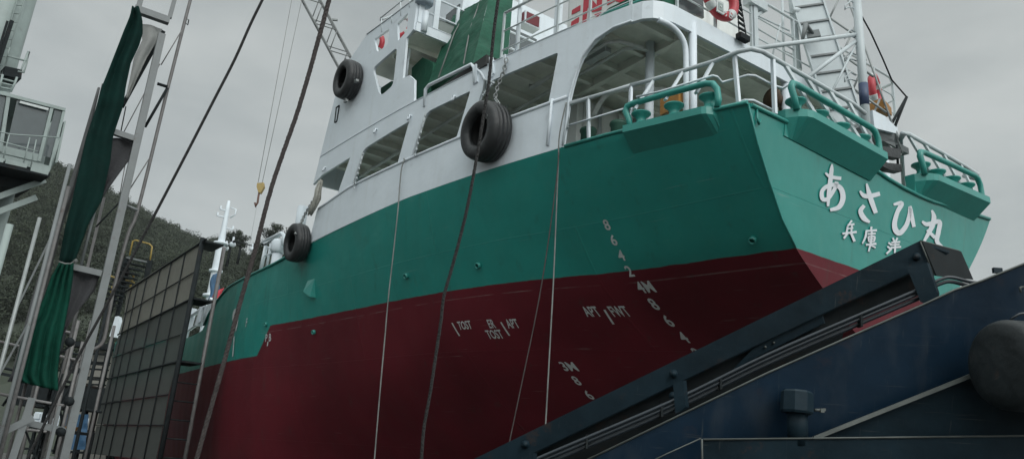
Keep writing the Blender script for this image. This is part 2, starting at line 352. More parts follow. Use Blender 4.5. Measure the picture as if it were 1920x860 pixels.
# ---- hull shell
mb = MB()
sts = [0, .35, .7, 1.1, 1.6, 2.2, 3, 3.8, 4.6, 5.5, 6.5, 7.6, 8.8, 10, 11.2, 12.4, 13.6, 15, 15.6, 16.1, 16.6, 17.1, 17.6, 18.1, 18.7, 20, 23, 27, 31, 34, 36, 38, 40, 42, 43.5, 44.8, 45.8]
_s = sts; sts = [_s[i] + (_s[i+1]-_s[i])*k/3 for i in range(len(_s)-1) for k in range(3)] + [_s[-1]]
rows = [k/44 for k in range(45)]
_r = [0, .03, .07, .12, .18, .25, .32, .4, .48, .56, .64, .72, .79, .86, .93, 1]
grid = []
for st in sts:
    zk, zt = zkeel(st), ztop(st); zd = zdeck(st); col = []
    for t in rows:
        z = zk + (zt - zk) * t; s = min(1, (z - zk) / (zd - zk))
        y = ydeck(st) * (gsec(s) ** hexp(st) if s > 0 else 0)
        col.append(V((hullx(st, z), y, z)))
    grid.append(col)
nr = len(rows)
for sgn in (1, -1):
    vs = [V((p.x, p.y * sgn, p.z)) for col in grid for p in col]
    fs = []
    for i in range(len(sts) - 1):
        for j in range(nr - 1):
            q = (i*nr+j, (i+1)*nr+j, (i+1)*nr+j+1, i*nr+j+1); fs.append(q if sgn > 0 else q[::-1])
    mb.add(vs, fs, True)
KK = [1 - i/8 for i in range(17)]; nk = len(KK)
def sag(y): return .17*max(0, 1-((y+.8)/1.6)**2)
vs = [V((p.x - .001, p.y*k, p.z - sag(p.y*k)*(j/(nr-1))**4)) for j, p in enumerate(grid[0]) for k in KK]
mb.add(vs, [(j*nk+k, j*nk+k+1, (j+1)*nk+k+1, (j+1)*nk+k) for j in range(nr - 1) for k in range(nk-1)], False)
hull = P_(mb, 'hull', M['hull'])
# ---- weather decks
mb = MB()
def deckplate(x0, x1, z, inset, th=.05, n=14, yf=ydeck):
    xs = [x0 + (x1-x0)*i/n for i in range(n+1)]
    top = [V((x, yf(x)-inset, z)) for x in xs] + [V((x, -yf(x)+inset, z)) for x in reversed(xs)]
    m = len(xs); vs = top + [p - V((0,0,th)) for p in top]; k = len(top); fs = []
    for i in range(m-1):
        fs.append((i, i+1, k-2-i, k-1-i)); fs.append((k+i, k+k-1-i, k+k-2-i, k+i+1))
    for i in range(k): fs.append((i, (i+1) % k, k+(i+1) % k, k+i))
    return vs, fs
def ybul(x, z): return min(hully(x, z), hully(x, z-.06))
mb.add(*deckplate(.05, 17.2, 5.30, .03, yf=lambda x: ybul(x, 5.3), n=40)); mb.add(*deckplate(17.2, 41, 3.9, .05, yf=lambda x: ybul(x, 3.9), n=40))
P_(mb, 'main_deck', M['deck'])
# ---- gunwale edge bars
mb = MB()
mb.tube([V((hullx(s, ztop(s)), ydeck(s)+.005, ztop(s))) for s in [0, .6, 1.3, 2, 2.66]], .028, 8)
mb.tube([V((hullx(0, 5.72) - .01, y, 5.72 - .17*max(0, 1-((y+.8)/1.6)**2))) for y in [2.98, 2.3, 1.2, .5, 0, -.4, -.8, -1.2, -2, -2.98]], .028, 8)
mb.tube([V((x, ydeck(x)+.005, ztop(x))) for x in [10.6 + .35*i for i in range(23)]], .03, 8)
P_(mb, 'gunwale', M['green'])
mb = MB()
mb.tube([V((hullx(0, z) - .004, hully(hullx(0, z), z) + .004, z)) for z in (5.7, 5.3, 4.9, 4.5, 4.2)], .013, 6)
P_(mb, 'transom_corner_bar', M['green'])

# ---- white side plating with its openings
def crom_(P, k=5):
    P = [V(p) for p in P]; out = []; n = len(P)
    for i in range(n-1):
        p0, p1, p2, p3 = P[max(0, i-1)], P[i], P[i+1], P[min(n-1, i+2)]
        for j in range(k):
            t = j/k; out.append(.5*((2*p1) + (p2-p0)*t + (2*p0-5*p1+4*p2-p3)*t*t + (3*p1-p0-3*p2+p3)*t**3))
    return out + [P[-1]]
M['dkgreen'] = mat('dark_green_deck_paint', (.03, .10, .072), .5, var=.2, vscale=5, rust=.3)
def rnd(poly, r, n=5):                   # round the corners of a closed 2D loop
    out = []; m = len(poly)
    for i in range(m):
        p0, p1, p2 = (V(poly[(i+k) % m]).to_2d() for k in (-1, 0, 1))
        rr = r[i] if isinstance(r, (list, tuple)) else r
        a_, b_ = p0 - p1, p2 - p1; d = min(rr, a_.length*.45, b_.length*.45)
        if d < .01: out.append(p1); continue
        A, B = p1 + a_.normalized()*d, p1 + b_.normalized()*d
        for k in range(n+1):
            t = k/n; out.append(A*(1-t)**2 + p1*2*t*(1-t) + B*t*t)
    return out
def sideplate(outer, holes, th, name, m, sgn=1, off=0.0, yfun=ydeck, parent=None):
    loops = [[V((p[0], p[1], 0)) for p in l] for l in [outer] + holes]
    tri = tessellate_polygon(loops); flat = [p for l in loops for p in l]
    bm = bmesh.new(); vs = [bm.verts.new((p.x, 0, p.y)) for p in flat]
    for t in tri:
        try: bm.faces.new([vs[i] for i in t])
        except ValueError: pass
    x0, x1 = min(p.x for p in flat), max(p.x for p in flat); x = x0 + .35
    while x < x1:
        bmesh.ops.bisect_plane(bm, geom=bm.verts[:]+bm.edges[:]+bm.faces[:], plane_co=(x, 0, 0), plane_no=(1, 0, 0)); x += .35
    bmesh.ops.recalc_face_normals(bm, faces=bm.faces[:])
    for v in bm.verts: v.co.y = (yfun(v.co.x) + off)
    r = bmesh.ops.extrude_face_region(bm, geom=bm.faces[:])
    for e in r['geom']:
        if isinstance(e, bmesh.types.BMVert): e.co.y -= th
    for v in bm.verts: v.co.y *= sgn
    bmesh.ops.recalc_face_normals(bm, faces=bm.faces[:])
    me = bpy.data.meshes.new(name); bm.to_mesh(me); bm.free(); me.materials.append(m)
    o = bpy.data.objects.new(name, me); COL.objects.link(o); o.parent = parent or ship
    return o
def xz(qs): return [(PS(q).x, PS(q).z) for q in qs]
lower = [(2.69, 5.905), (6.5, 5.925), (10.6, 5.81), (10.42, 6.55), (9.44, 6.70), (9.06, 7.44), (10.43, 7.40), (10.88, 7.28),
         (10.22, 9.93), (9.06, 10.46), (8.84, 10.44), (7.0, 10.40), (7.0, 9.66), (7.24, 9.56), (7.19, 8.62), (6.95, 8.60), (6.74, 8.42), (6.66, 7.92),
         (4.2, 7.93), (2.9, 7.93), (1.5, 7.85), (1.5, 7.56), (1.70, 7.585), (1.86, 7.575), (2.0, 7.55), (2.13, 7.505), (2.24, 7.44), (2.33, 7.36), (2.41, 7.26), (2.47, 7.14), (2.52, 7.0), (2.56, 6.86), (2.60, 6.70)]
win4 = rnd([(2.88, 7.56), (3.02, 6.73), (4.80, 6.72), (4.56, 7.56)], [.05, .04, .05, .22])
win3 = rnd([(4.90, 7.55), (5.18, 6.72), (6.55, 6.72), (6.22, 7.55)], [.05, .03, .04, .2])
win2 = rnd([(6.75, 7.54), (7.0, 6.72), (8.82, 6.70), (8.50, 7.46)], [.05, .03, .04, .2])
upw = rnd([(PS(q).x, PS(q).z) for q in ((745, 88), (737, 160), (712, 182), (699, 128))], [.14, .12, .2, .14])
ho1 = rnd(xz([(730, 54), (727, 84), (707, 99), (702, 74)]), [.03, .03, .12, .03])
ho2 = rnd(xz([(765, 24), (763, 58), (746, 77), (745, 45)]), .02)
slot = rnd([(PS(q).x, PS(q).z) for q in ((637, 198), (632, 228), (628, 230), (631, 202))], .02)
sideplate(lower, [win4, win3, win2, upw, ho1, ho2], .05, 'side_plating', M['white'])
sideplate([(p[0], p[1]) for p in lower], [win4, win3, win2, upw], .05, 'side_plating', M['white'], -1)
mb = MB()                                  # narrow freeing slot frame, lugs
s4 = [V((x, ydeck(x)+.006, z)) for x, z in slot]
mb.tube(s4, .016, 6, closed=True)
P_(mb, 'slot_frame', M['ink'])
for q in ((770, 222), (853, 186), (706, 247), (610, 318)):
    mb = MB(); p = PS(q); mb.bar(p + V((0, -.02, .05)), p + V((0, .05, .05)), .05, .02); mb.tube([p + V((-.03, .04, .05)), p + V((-.03, .05, -.04)), p + V((.03, .05, -.04)), p + V((.03, .04, .05))], .012, 6); P_(mb, 'lashing_lug', M['white'])
mb = MB()                                  # round rail on the bulwark and post edge
mb.tube([V((x, ydeck(x)-.01, 6.72 - max(0, x-8.9)*.11)) for x in [2.64 + .35*i for i in range(23)]], .035, 8)
P_(mb, 'bulwark_rail', M['white'])
mb = MB()
mb.tube([V((2.66+.02, ydeck(2.66)+.012, 5.93)), V((2.62, ydeck(2.6)+.012, 6.4)), V((2.595, ydeck(2.6)+.012, 6.72)), V((2.49, ydeck(2.5)+.012, 7.05)), V((2.38, ydeck(2.4)+.012, 7.31)), V((2.15, ydeck(2.15)+.012, 7.51)), V((1.82, ydeck(1.8)+.012, 7.59)), V((1.5, ydeck(1.5)+.012, 7.57))], .018, 6)
mb.tube([V((2.97, ydeck(2.97)+.02, 6.0)), V((2.93, ydeck(2.93)+.02, 6.76))], .024, 8)
mb.tube([V((x, ydeck(x)+.008, 7.92)) for x in [1.5 + .4*i for i in range(24)]], .006, 6)
P_(mb, 'plating_edge_bar', M['white'])

# ---- upper deck, its rounded fascia, beams
mb = MB(); mb.add(*deckplate(1.52, 10.7, 7.83, .06, .09)); mb.prism([(1.5, 3.29, 7.74), (1.40, 3.25, 7.74), (1.28, 3.15, 7.74), (1.2, 2.98, 7.74), (1.17, 2.8, 7.74), (1.17, -2.8, 7.74), (1.2, -2.98, 7.74), (1.28, -3.15, 7.74), (1.40, -3.25, 7.74), (1.5, -3.29, 7.74)], (0, 0, .09)); P_(mb, 'upper_deck', M['ceil'])
mb = MB()
cor = [V((1.52, 3.355, 0)), V((1.36, 3.30, 0)), V((1.24, 3.20, 0)), V((1.17, 3.06, 0)), V((1.13, 2.88, 0)), V((1.13, 1.4, 0)), V((1.13, 0, 0)), V((1.13, -1.4, 0)), V((1.13, -2.88, 0)), V((1.17, -3.06, 0)), V((1.24, -3.20, 0)), V((1.36, -3.30, 0)), V((1.52, -3.355, 0))]
inn = [V((p.x + .05, p.y * .985, 0)) for p in cor]
k = len(cor)
vs = [p + V((0, 0, z)) for z in (7.56, 7.85) for p in cor] + [p + V((0, 0, z)) for z in (7.56, 7.85) for p in inn]
fs = []
for i in range(k-1):
    fs += [(i, i+1, k+i+1, k+i), (2*k+i, 3*k+i, 3*k+i+1, 2*k+i+1), (i, 2*k+i, 2*k+i+1, i+1), (k+i, k+i+1, 3*k+i+1, 3*k+i)]
mb.add(vs, fs, False); P_(mb, 'deck_fascia', M['white'])
for i in range(15):
    x = 1.55 + i*.62; yy = ydeck(x) - .12
    mb = MB(); mb.box((x, 0, 7.68), (.02, 2*yy, .12)); mb.box((x, 0, 7.615), (.09, 2*yy, .015)); P_(mb, 'deck_beam', M['ceil'])
for y in (2.45, -2.45):
    mb = MB(); mb.box((6, y, 7.66), (9.4, .02, .165)); mb.box((6, y, 7.57), (9.4, .1, .016)); P_(mb, 'deck_girder', M['ceil'])
# ---- pipes and lamps under the deck
for y, z, x0, x1 in ((3.25, 7.55, 1.9, 4.1), (2.9, 7.58, 1.9, 10.4), (3.6, 7.57, 5.0, 10.3)):
    mb = MB(); mb.tube([(x0, y-.5, z), (x0+.1, y-.1, z), (x0+.25, y, z), (x1, min(y, ydeck(x1)-.4), z), (x1, min(y, ydeck(x1)-.4), z+.15)], .028, 8); P_(mb, 'underdeck_pipe', M['inner'])
mb = MB(); mb.tube(crom_([(3.3, 2.5, 7.0), (3.0, 2.5, 7.25), (2.7, 2.3, 7.32), (2.3, 1.9, 7.3), (2.0, 1.6, 7.2)]), .04, 8); P_(mb, 'bent_vent_pipe', M['inner'])
for x in (2.6, 5.6, 8.6):
    mb = MB(); mb.box((x, 3.05, 7.60), (.5, .12, .09)); P_(mb, 'deck_lamp', M['mark'])
mb = MB(); mb.tube([(3.72, 2.0, 5.4), (3.72, 2.0, 7.5)], .035, 8); mb.tube([(3.70, 1.6, 5.4), (3.70, 1.6, 6.9), (3.70, 1.2, 7.1), (3.70, 1.2, 7.5)], .025, 8); P_(mb, 'bulkhead_pipe', M['mast'])
# ---- inner deckhouse on the main deck
mb = MB(); mb.box((6.6, 0, 6.4), (5.6, 4.9, 2.3)); P_(mb, 'inner_house', M['inner'])
mb = MB()
for i in range(12): mb.box((3.77, 2.3 - i*.4, 6.4), (.05, .05, 2.2))
P_(mb, 'bulkhead_stiffener', M['inner'])
mb = MB(); mb.box((6.2, 2.46, 6.35), (.7, .03, 1.8)); P_(mb, 'house_door', M['ceil'])
# ---- knee bracket at the open front of the alleyway
mb = MB(); mb.prism([(10.62, 2.6, 7.72), (10.62, 2.6, 5.4), (10.5, 2.6, 5.4), (10.3, 2.6, 6.9), (9.95, 2.6, 7.45), (9.5, 2.6, 7.72)], (0, -.06, 0)); P_(mb, 'knee_bracket', M['white'])
mb = MB(); mb.prism([(10.86, 4.38, 7.28), (10.86, -4.38, 7.28), (10.2, -4.3, 9.9), (10.2, 4.3, 9.9)], (-.05, 0, 0)); P_(mb, 'house_front', M['white'])
mb = MB(); mb.box((9.42, 0, 6.6), (.05, 4.9, 2.3)); P_(mb, 'inner_front', M['white'])
# ---- deck pillars aft
mb = MB()
mb.tube(crom_([(1.22, 3.12, 7.55), (1.18, 2.95, 7.53), (1.16, 2.80, 7.47), (1.15, 2.69, 7.37), (1.15, 2.63, 7.22), (1.15, 2.62, 6.9)]) + [(1.15, 2.62, 5.3)], .042, 10); P_(mb, 'bent_frame_pipe', M['white'])
for x, y, r in ((1.16, 2.47, .062), (1.95, 2.55, .07), (1.16, -2.5, .07), (1.2, .25, .07)):
    mb = MB(); mb.tube([(x, y, 5.3), (x, y, 7.74)], r, 12); P_(mb, 'deck_pillar', M['white'])

# ---- upper deck house, bridge deck, bridge
mb = MB(); mb.box((8.45, 0, 8.75), (1.9, 6.6, 1.7)); P_(mb, 'upper_house', M['inner'])
mb = MB()
mb.box((8.1, 0, 9.69), (2.2, 8.3, .14)); P_(mb, 'bridge_deck', M['ceil'])
mb = MB(); mb.box((6.98, 0, 9.73), (.05, 8.36, .2)); mb.tube([(6.96, 4.18, 9.84), (6.96, -4.18, 9.84)], .015, 6); P_(mb, 'bridge_deck_fascia', M['white'])
for x in (7.5, 8.1): 
    mb = MB(); mb.box((x, 0, 9.57), (.05, 8.2, .1)); P_(mb, 'bridge_deck_beam', M['ceil'])
mb = MB(); mb.box((8.6, 0, 10.85), (1.9, 5.6, 2.1)); bridge = P_(mb, 'bridge_house', M['white'])
for y in (2.1, 1.1, 0.1, -.9):
    mb = MB(); mb.box((7.635, y, 10.75), (.03, .75, .75)); P_(mb, 'window', M['glass'], bridge)
for x in (8.05, 9.0):
    mb = MB(); mb.box((x, 2.81, 10.9), (.6, .03, .7)); P_(mb, 'window', M['glass'], bridge)
# bridge deck rail along the after edge, with infill panels
mb = MB()
for z in (10.15, 10.55): mb.tube([(6.98, 4.1, z), (6.98, 2.2, z), (6.98, -4.1, z)], .022, 8)
P_(mb, 'bridge_rail', M['white'])
for y in (4.1, 3.75, 3.25, 2.5, 1.7, .9, 0, -1, -2, -3, -4.1):
    mb = MB(); mb.box((6.98, y, 10.2), (.05, .06 if y < 3.7 else .12, .75)); P_(mb, 'bridge_stanchion', M['white'])
mb = MB(); mb.box((7.01, 2.95, 9.98), (.012, 1.5, .30)); P_(mb, 'rail_panel', mat('grey_green_panel', (.20, .23, .22), .5))
mb = MB(); mb.tube([PS((770, 74), -.25), PS((761, 148), -.25)], .03, 8); P_(mb, 'recess_post', M['white'])
mb = MB()                                   # double hand rail on the wing
mb.tube([PS((688, 66)) + V((0, 0, .02)), PS((733, 32)), PS((775, 0)), PS((800, -18))], .018, 6)
mb.tube([PS((714, 32), -.05), PS((713, 38), -.05), PS((735, 30), -.3)], .015, 6)
mb.tube([PS((714, 34), -.05), PS((750, 5), -.05), PS((770, -10), -.05)], .016, 6)
for q, q2 in (((735, 44), (734, 28)), ((752, 30), (751, 5)), ((716, 60), (715, 35)), ((768, 14), (768, -4))): mb.tube([PS(q), PS(q2)], .014, 6)
P_(mb, 'wing_handrail', M['mast'])
mb = MB(); p = PX((796, 3), 6.95); mb.lathe([(.02, .16), (.16, .14), (.19, .06), (.19, -.05), (.15, -.1), (.02, -.1)], p, (0, 0, 1), 16); P_(mb, 'searchlight_cover', mat('blue_grey_canvas', (.36, .42, .50), .7, var=.2, vscale=6, bump=.4), None)
mb = MB(); p = PX((797, 36), 6.95); mb.tube([p + V((0, 0, -.3)), p + V((0, 0, .16))], .07, 10); P_(mb, 'searchlight_post', M['white'])
# ---- lifting frame under the covered boat
mb = MB()
mb.tube([PS((796, 200)), PS((798, 168)), PS((804, 160)), PS((884, 121)), PS((889, 128)), PS((890, 158))], .03, 8)
mb.tube([PS((884, 121)), PS((903, 138)), PS((909, 152))], .025, 8)
for q, q2 in (((895, 155), (893, 122)), ((926, 140), (923, 113)), ((948, 128), (947, 104)), ((923, 145), (921, 108))): mb.bar(PS(q), PS(q2), .06, .05)
P_(mb, 'boat_skid_frame', M['white'])
mb = MB()
mb.box((5.6, 3.5, 8.0), (2.2, .9, .2)); P_(mb, 'boat_gap_fill', M['dark'])  # dark box painted in as the black gap under the boat cover
# ---- upper deck rails (port side, after end)
def yr(x): return ydeck(x) - .07
mb = MB()
corner = [V((1.5, 3.30, 0)), V((1.27, 3.2, 0)), V((1.18, 2.95, 0))]
side = [V((x, yr(x), 0)) for x in (4.25, 3.6, 3.0, 2.4, 1.9)]
aft = [V((1.18, y, 0)) for y in (2.4, 1.1, 0, -1.2, -2.4, -2.95)] + [V((1.27, -3.2, 0)), V((1.9, -3.3, 0))]
for z, r in ((8.86, .024), (8.50, .014), (8.12, .014)):
    mb.tube([p + V((0, 0, z)) for p in side + corner + aft], r, 8)
P_(mb, 'upper_deck_rail', M['mast'])
for p in [side[0], side[2], V((2.35, yr(2.35), 0)), V((1.6, 3.30, 0)), V((1.18, 2.78, 0)), V((1.18, 1.95, 0)), V((1.18, 1.1, 0)), V((1.18, 0, 0)), V((1.18, -1.2, 0)), V((1.18, -2.4, 0)), V((1.27, -3.2, 0))]:
    mb = MB(); mb.bar(p + V((0, 0, 7.88)), p + V((0, 0, 8.87)), .045, .03, V((0, 1, 0))); P_(mb, 'rail_stanchion', M['mast'])
mb = MB(); p = PX((1415, 88), 1.18); mb.box((p.x, p.y, 8.25), (.09, .09, .8)); mb.box((p.x, p.y-.05, 8.72), (.16, .42, .14)); mb.bar((p.x, p.y-.03, 8.5), (p.x, p.y-.22, 8.66), .05, .05); P_(mb, 'light_bracket', M['mast'])
# davit pole and bits by the covered boat
mb = MB()
a_, b_ = PY((968, 110), 3.7), PY((976, 6), 3.7)
mb.tube([a_, b_ + V((0, 0, .5))], .04, 8); P_(mb, 'davit_pole', M['white'])
# ---- funnel casing with painted letters
CY_ = PX((1390, 50), 2.1).y
mb = MB(); mb.box((3.35, (2.15 + CY_)/2, 9.2), (2.5, 2.15 - CY_, 2.6)); P_(mb, 'engine_casing', M['inner'])
FY = 2.3
mb = MB()
pb = [PY(q, FY) for q in ((1066, 53), (1066, -40), (1195, -85), (1195, 2))]
mb.prism([(pb[0].x, FY, 7.83), (pb[0].x, FY, 10.4), (pb[2].x + .1, FY, 10.4), (pb[2].x + .1, FY, 7.83)], (0, CY_ + .05 - FY, 0)); funnel = P_(mb, 'funnel', M['inner'])
def z2(p): return (1050 + p[0]/10.667, p[1]/10.667)
mb = MB()
for poly in ([(245, 210), (410, 110), (405, 215), (235, 300)], [(230, 445), (385, 345), (375, 455), (222, 545)],
             [(480, -60), (545, -60), (640, -5), (740, 110), (745, -60), (845, -60), (832, 205), (650, 250), (552, 150), (525, 468), (448, 492), (470, 150)],
             [(690, 300), (830, 250), (760, 335), (720, 335)],
             [(945, -60), (950, 112), (1110, 22), (1272, 92), (1425, -5), (1425, -60)]):
    mb.prism([PY(z2(q), FY + .006) for q in poly], (0, .008, 0))
P_(mb, 'funnel_letters', M['flagred'], funnel)
mb = MB(); mb.prism([PY(q, 3.05) for q in ((1103, 49), (1140, 36), (1240, 0), (1240, -16), (1190, -8), (1142, 15), (1128, 28))], (0, -.3, 0)); P_(mb, 'canvas_dodger', M['tarp'])
mb = MB(); mb.tube([PY((1128, 30), 3.08), PY((1142, 22), 3.08), PY((1240, -13), 3.08)], .02, 6); P_(mb, 'dodger_pipe', M['green'])
mb = MB(); mb.prism([PX(q, 1.42) for q in ((1258, -30), (1318, -30), (1320, 34), (1258, 9))], (.04, 0, 0)); P_(mb, 'shaded_wall_panel', M['glass'])  # dark panel standing for the shaded after wall of the casing
mb = MB(); mb.box(PY((1047, 30), 3.0), (.1, .1, 1.1)); P_(mb, 'vent_post', M['white'])
mb = MB(); c_ = PY((992, 42), 3.1); mb.box(c_, (.22, .34, .26)); cab = P_(mb, 'hose_cabinet', M['white'])
mb = MB(); mb.box(c_ + V((-.117, 0, 0)), (.012, .28, .21)); mb.box(c_ + V((.0, .176, 0)), (.16, .012, .2)); P_(mb, 'cabinet_door', mat('dull_maroon_paint', (.15, .025, .035), .6), cab)

# ---- stern rails
RZ = 6.6
def R6(q): return PZ(q, RZ)
def bul(q, z=5.74): return PZ(q, z)
mb = MB()
mb.tube([PS((1062, 240)) + V((0, -.02, 0)), R6((1062, 196)), R6((1120, 179)), R6((1183, 160))], .028, 8)
mb.tube([R6((1183, 160)), R6((1225, 149)), R6((1290, 130)), R6((1340, 115)), R6((1385, 97)), R6((1408, 92)), R6((1430, 97)), R6((1450, 109)), R6((1490, 132)), R6((1560, 172)), R6((1600, 195)), R6((1622, 213))], .031, 8)
P_(mb, 'stern_rail', M['mast'])
mb = MB()
mb.tube([R6((1691, 330)) + V((0, 0, -.9)), R6((1689, 262)), R6((1693, 251)), R6((1703, 251)), R6((1760, 283)), R6((1810, 312)), R6((1833, 327)), R6((1828, 333)), R6((1806, 330))], .032, 8)
P_(mb, 'stern_rail', M['mast'])
for t, q, zz in (((1103, 184), (1104, 268), 5.9), ((1183, 161), (1181, 240), 5.85), ((1225, 150), (1190, 205), 6.1), ((1280, 134), (1247, 188), 6.1), ((1337, 117), (1305, 175), 6.1), ((1377, 103), (1386, 206), 5.75), ((1449, 110), (1453, 215), 5.75)):
    mb = MB(); A = R6(t); B = PZ(q, zz) if zz > 6 else bul(q, zz); mb.bar(A, B, .062, .035, V((.3, 1, 0))); P_(mb, 'rail_stanchion', M['white'])
for t, q in (((1472, 122), (1533, 222)), ((1512, 146), (1585, 262)), ((1555, 170), (1612, 262)), ((1590, 190), (1640, 282))):
    mb = MB(); mb.bar(R6(t), PZ(q, 5.9), .06, .035, V((1, 0, 0))); P_(mb, 'rail_stanchion', M['mast'])
for t, q in (((1703, 253), (1762, 352)), ((1733, 269), (1790, 362)), ((1768, 288), (1815, 372)), ((1800, 307), (1836, 380))):
    mb = MB(); mb.bar(R6(t), PZ(q, 5.9), .055, .035, V((1, 0, 0))); P_(mb, 'rail_stanchion', M['mast'])
mb = MB()
Z2 = 6.25
mb.tube([PZ(q, Z2) for q in ((1063, 236), (1120, 219), (1183, 200))], .014, 6)
mb.tube([PZ(q, Z2) for q in ((1193, 182), (1240, 171), (1337, 142), (1345, 144), (1354, 155), (1385, 146), (1402, 141), (1416, 142), (1450, 160), (1468, 166), (1482, 157))], .014, 6)
mb.tube([PZ(q, 5.95) for q in ((1383, 193), (1396, 188), (1412, 188), (1455, 210))], .016, 6)
mb.tube([PZ(q, Z2) for q in ((1482, 158), (1520, 180), (1580, 215), (1620, 240))], .012, 6)
P_(mb, 'stern_mid_rail', M['white'])
# ---- stern light pole with braces and hooks
def poleX(q): return PY(q, 0.0)
mb = MB(); pt, pbm = V((.03, 0, 9.6)), V((.03, 0, 5.55))
mb.tube([pbm, pt], .066, 14); pole = P_(mb, 'stern_pole', M['mast'])
mb = MB(); za, zb = poleX((1619, 199)).z, poleX((1617, 158)).z; mb.lathe([(.069, za), (.069, zb)], (.03, 0, 0), (0, 0, 1), 14); P_(mb, 'blue_band', M['blue'], pole)
for yy in (12, 66, 108, 146, 212):
    mb = MB(); p = poleX((1605, yy)); e = V((.25, .97, 0)).normalized()
    mb.tube([p + V((0, 0, .04)), p + e*.10 + V((0, 0, .07)), p + e*.16 + V((0, 0, .0)), p + e*.22 + V((0, 0, -.05)), p + e*.22 + V((0, 0, -.12)), p + e*.17 + V((0, 0, -.07)), p + e*.08 + V((0, 0, -.05)), p + V((0, 0, -.06))], .011, 6); P_(mb, 'step_hook', M['mast'], pole)
mb = MB()
mb.tube([R6((1395, 94)), poleX((1606, 65))], .032, 8); mb.tube([R6((1512, 147)), poleX((1606, 76))], .03, 8); mb.tube([R6((1560, 172)), poleX((1606, 82))], .016, 6)
P_(mb, 'pole_brace', M['mast'])
# signal posts on the after end of the upper deck
mb = MB(); mb.tube([PX((1497, 132), 1.3), PX((1480, 0), 1.3) + V((0, 0, 1.2))], .06, 10); mb.tube([PX((1470, 122), 1.3), PX((1466, -20), 1.3)], .022, 8)
for yy in (20, 60, 95): mb.tube([PX((1469, yy), 1.3), PX((1487, yy+8), 1.3)], .012, 6)
P_(mb, 'signal_post', M['mast'])
mb = MB()
for q, q2 in (((1410, 25), (1480, 58)), ((1422, 55), (1490, 95)), ((1430, 105), (1470, 130)), ((1463, 45), (1447, 110))):
    mb.tube([PX(q, 1.18), PX(q2, 1.18)], .016, 6)
P_(mb, 'signal_post_stay', M['mast'])
mb = MB(); p = PX((1500, 22), 1.25); mb.lathe([(.03, -.28), (.05, -.2), (.1, 0), (.19, .22), (.17, .22), (.06, 0)], p, (.1, -.9, .35), 16); P_(mb, 'loud_horn', M['mast'])

# ---- roller fairleads in the bulwark
def fairlead(A, B, o, up, nroll, rnd_end, zt_=.06, zb_=-.36, orange=None, D=.20, zin=0.0):
    # A, B: top inner ends on the gunwale; o: outward unit; box section swept from A to B
    A, B, o = V(A), V(B), V(o).normalized(); d = (B - A).normalized(); Ln = (B - A).length
    root = None
    mb = MB()
    sec = [(-.12, zt_), (D*.8, zt_), (D, zt_-.02), (D, zt_-.12), (zin, zb_), (zin-.1, zb_)]
    vs = []; n = len(sec); K = 24
    for i in range(K+1):
        t = i / K; q = A + d * Ln * t; k = 1.0
        if rnd_end == 'B' and t > .86: k = 1 - .9*((t-.86)/.14)**2.2
        if rnd_end == 'A' and t < .14: k = 1 - .9*((.14-t)/.14)**2.2
        for oo, zz in sec: vs.append(q + o * (oo * (1 if oo < .01 else k)) + V(up) * zz)
    fs = [(i*n+j, (i+1)*n+j, (i+1)*n+(j+1) % n, i*n+(j+1) % n) for i in range(K) for j in range(n)]
    fs += [tuple(range(n)), tuple(K*n+j for j in range(n))[::-1]]
    mb.add(vs, fs); base = P_(mb, 'roller_fairlead', M['green'])
    for k in range(nroll):
        t = .12 + .76 * k / max(1, nroll - 1); q = A + d * Ln * t + o * D * .1 + V(up) * zt_
        mb = MB(); mb.lathe([(.10, 0), (.10, .03), (.075, .05), (.062, .09), (.075, .13), (.12, .17), (.135, .185), (.135, .20), (.03, .205)], q, up, 18)
        P_(mb, 'roller', orange if (orange and k == 1) else M['green'], base)
    mb = MB(); u = V(up); q0 = A + o * D * .55 + u * (zt_-.03); q1 = B + o * D * .55 + u * (zt_-.03); e = .05
    mb.tube([q0 + d*.06, q0 + u*.14 + d*.03, q0 + u*.27 - d*.03, q0 + u*.34, q0 + u*.36 + d*.1, q0 + d*Ln*.5 + u*.37, q1 - d*.16 + u*.37, q1 - d*.06 + u*.34, q1 - d*.0 + u*.25, q1 + d*.02 + u*.1, q1 + u*.0], .042, 10)
    P_(mb, 'guard_bar', M['green'], base)
    return base
ga = [PS((1188, 262), .0), PS((1352, 196), .0)]
nrm = V((-.22, 1, 0)).normalized()
fairlead((1.52, ydeck(1.52)-.06, 5.83), (.18, ydeck(.18)-.06, 5.76), nrm, (0, 0, 1), 3, 'B', .05, -.40, None, .22, -.2)
fairlead((-.215, 2.32, 5.70), (-.215, .42, 5.62), (-1, 0, 0), (0, 0, 1), 4, 'A', .19, -.17, None, .27)
fairlead((-.215, -.72, 5.60), (-.215, -2.50, 5.66), (-1, 0, 0), (0, 0, 1), 4, 'A', .27, -.08, None, .27)

# ---- mooring bollards, winch behind the rail
for q in ((1103, 248), (1160, 236)):
    p = PY(q, 2.75)
    mb = MB(); mb.lathe([(.12, 5.3), (.12, p.z - .02), (.14, p.z), (.14, p.z + .03), (.13, p.z + .05), (.02, p.z + .055)], (p.x, p.y, 0), (0, 0, 1), 20); P_(mb, 'bollard', M['dkgreen'])
mb = MB(); mb.box((1.3, 1.3, 5.6), (.7, 1.6, .5)); mb.box((1.45, 1.35, 6.05), (.5, .9, .5)); w_ = P_(mb, 'mooring_winch', M['ink'])
p = PX((1462, 190), 1.3); mb = MB(); mb.lathe([(.0, -.2), (.17, -.2), (.17, -.16), (.1, -.14), (.1, .14), (.17, .16), (.17, .2), (.0, .2)], p, (.1, 1, 0), 22); P_(mb, 'winch_drum', mat('rusty_brown_paint', (.085, .05, .03), .7, var=.4, vscale=7), w_)
p = PY((1264, 197), 2.6); mb = MB(); mb.box(p, (.36, .2, .26)); P_(mb, 'winch_motor', M['orange'], w_)
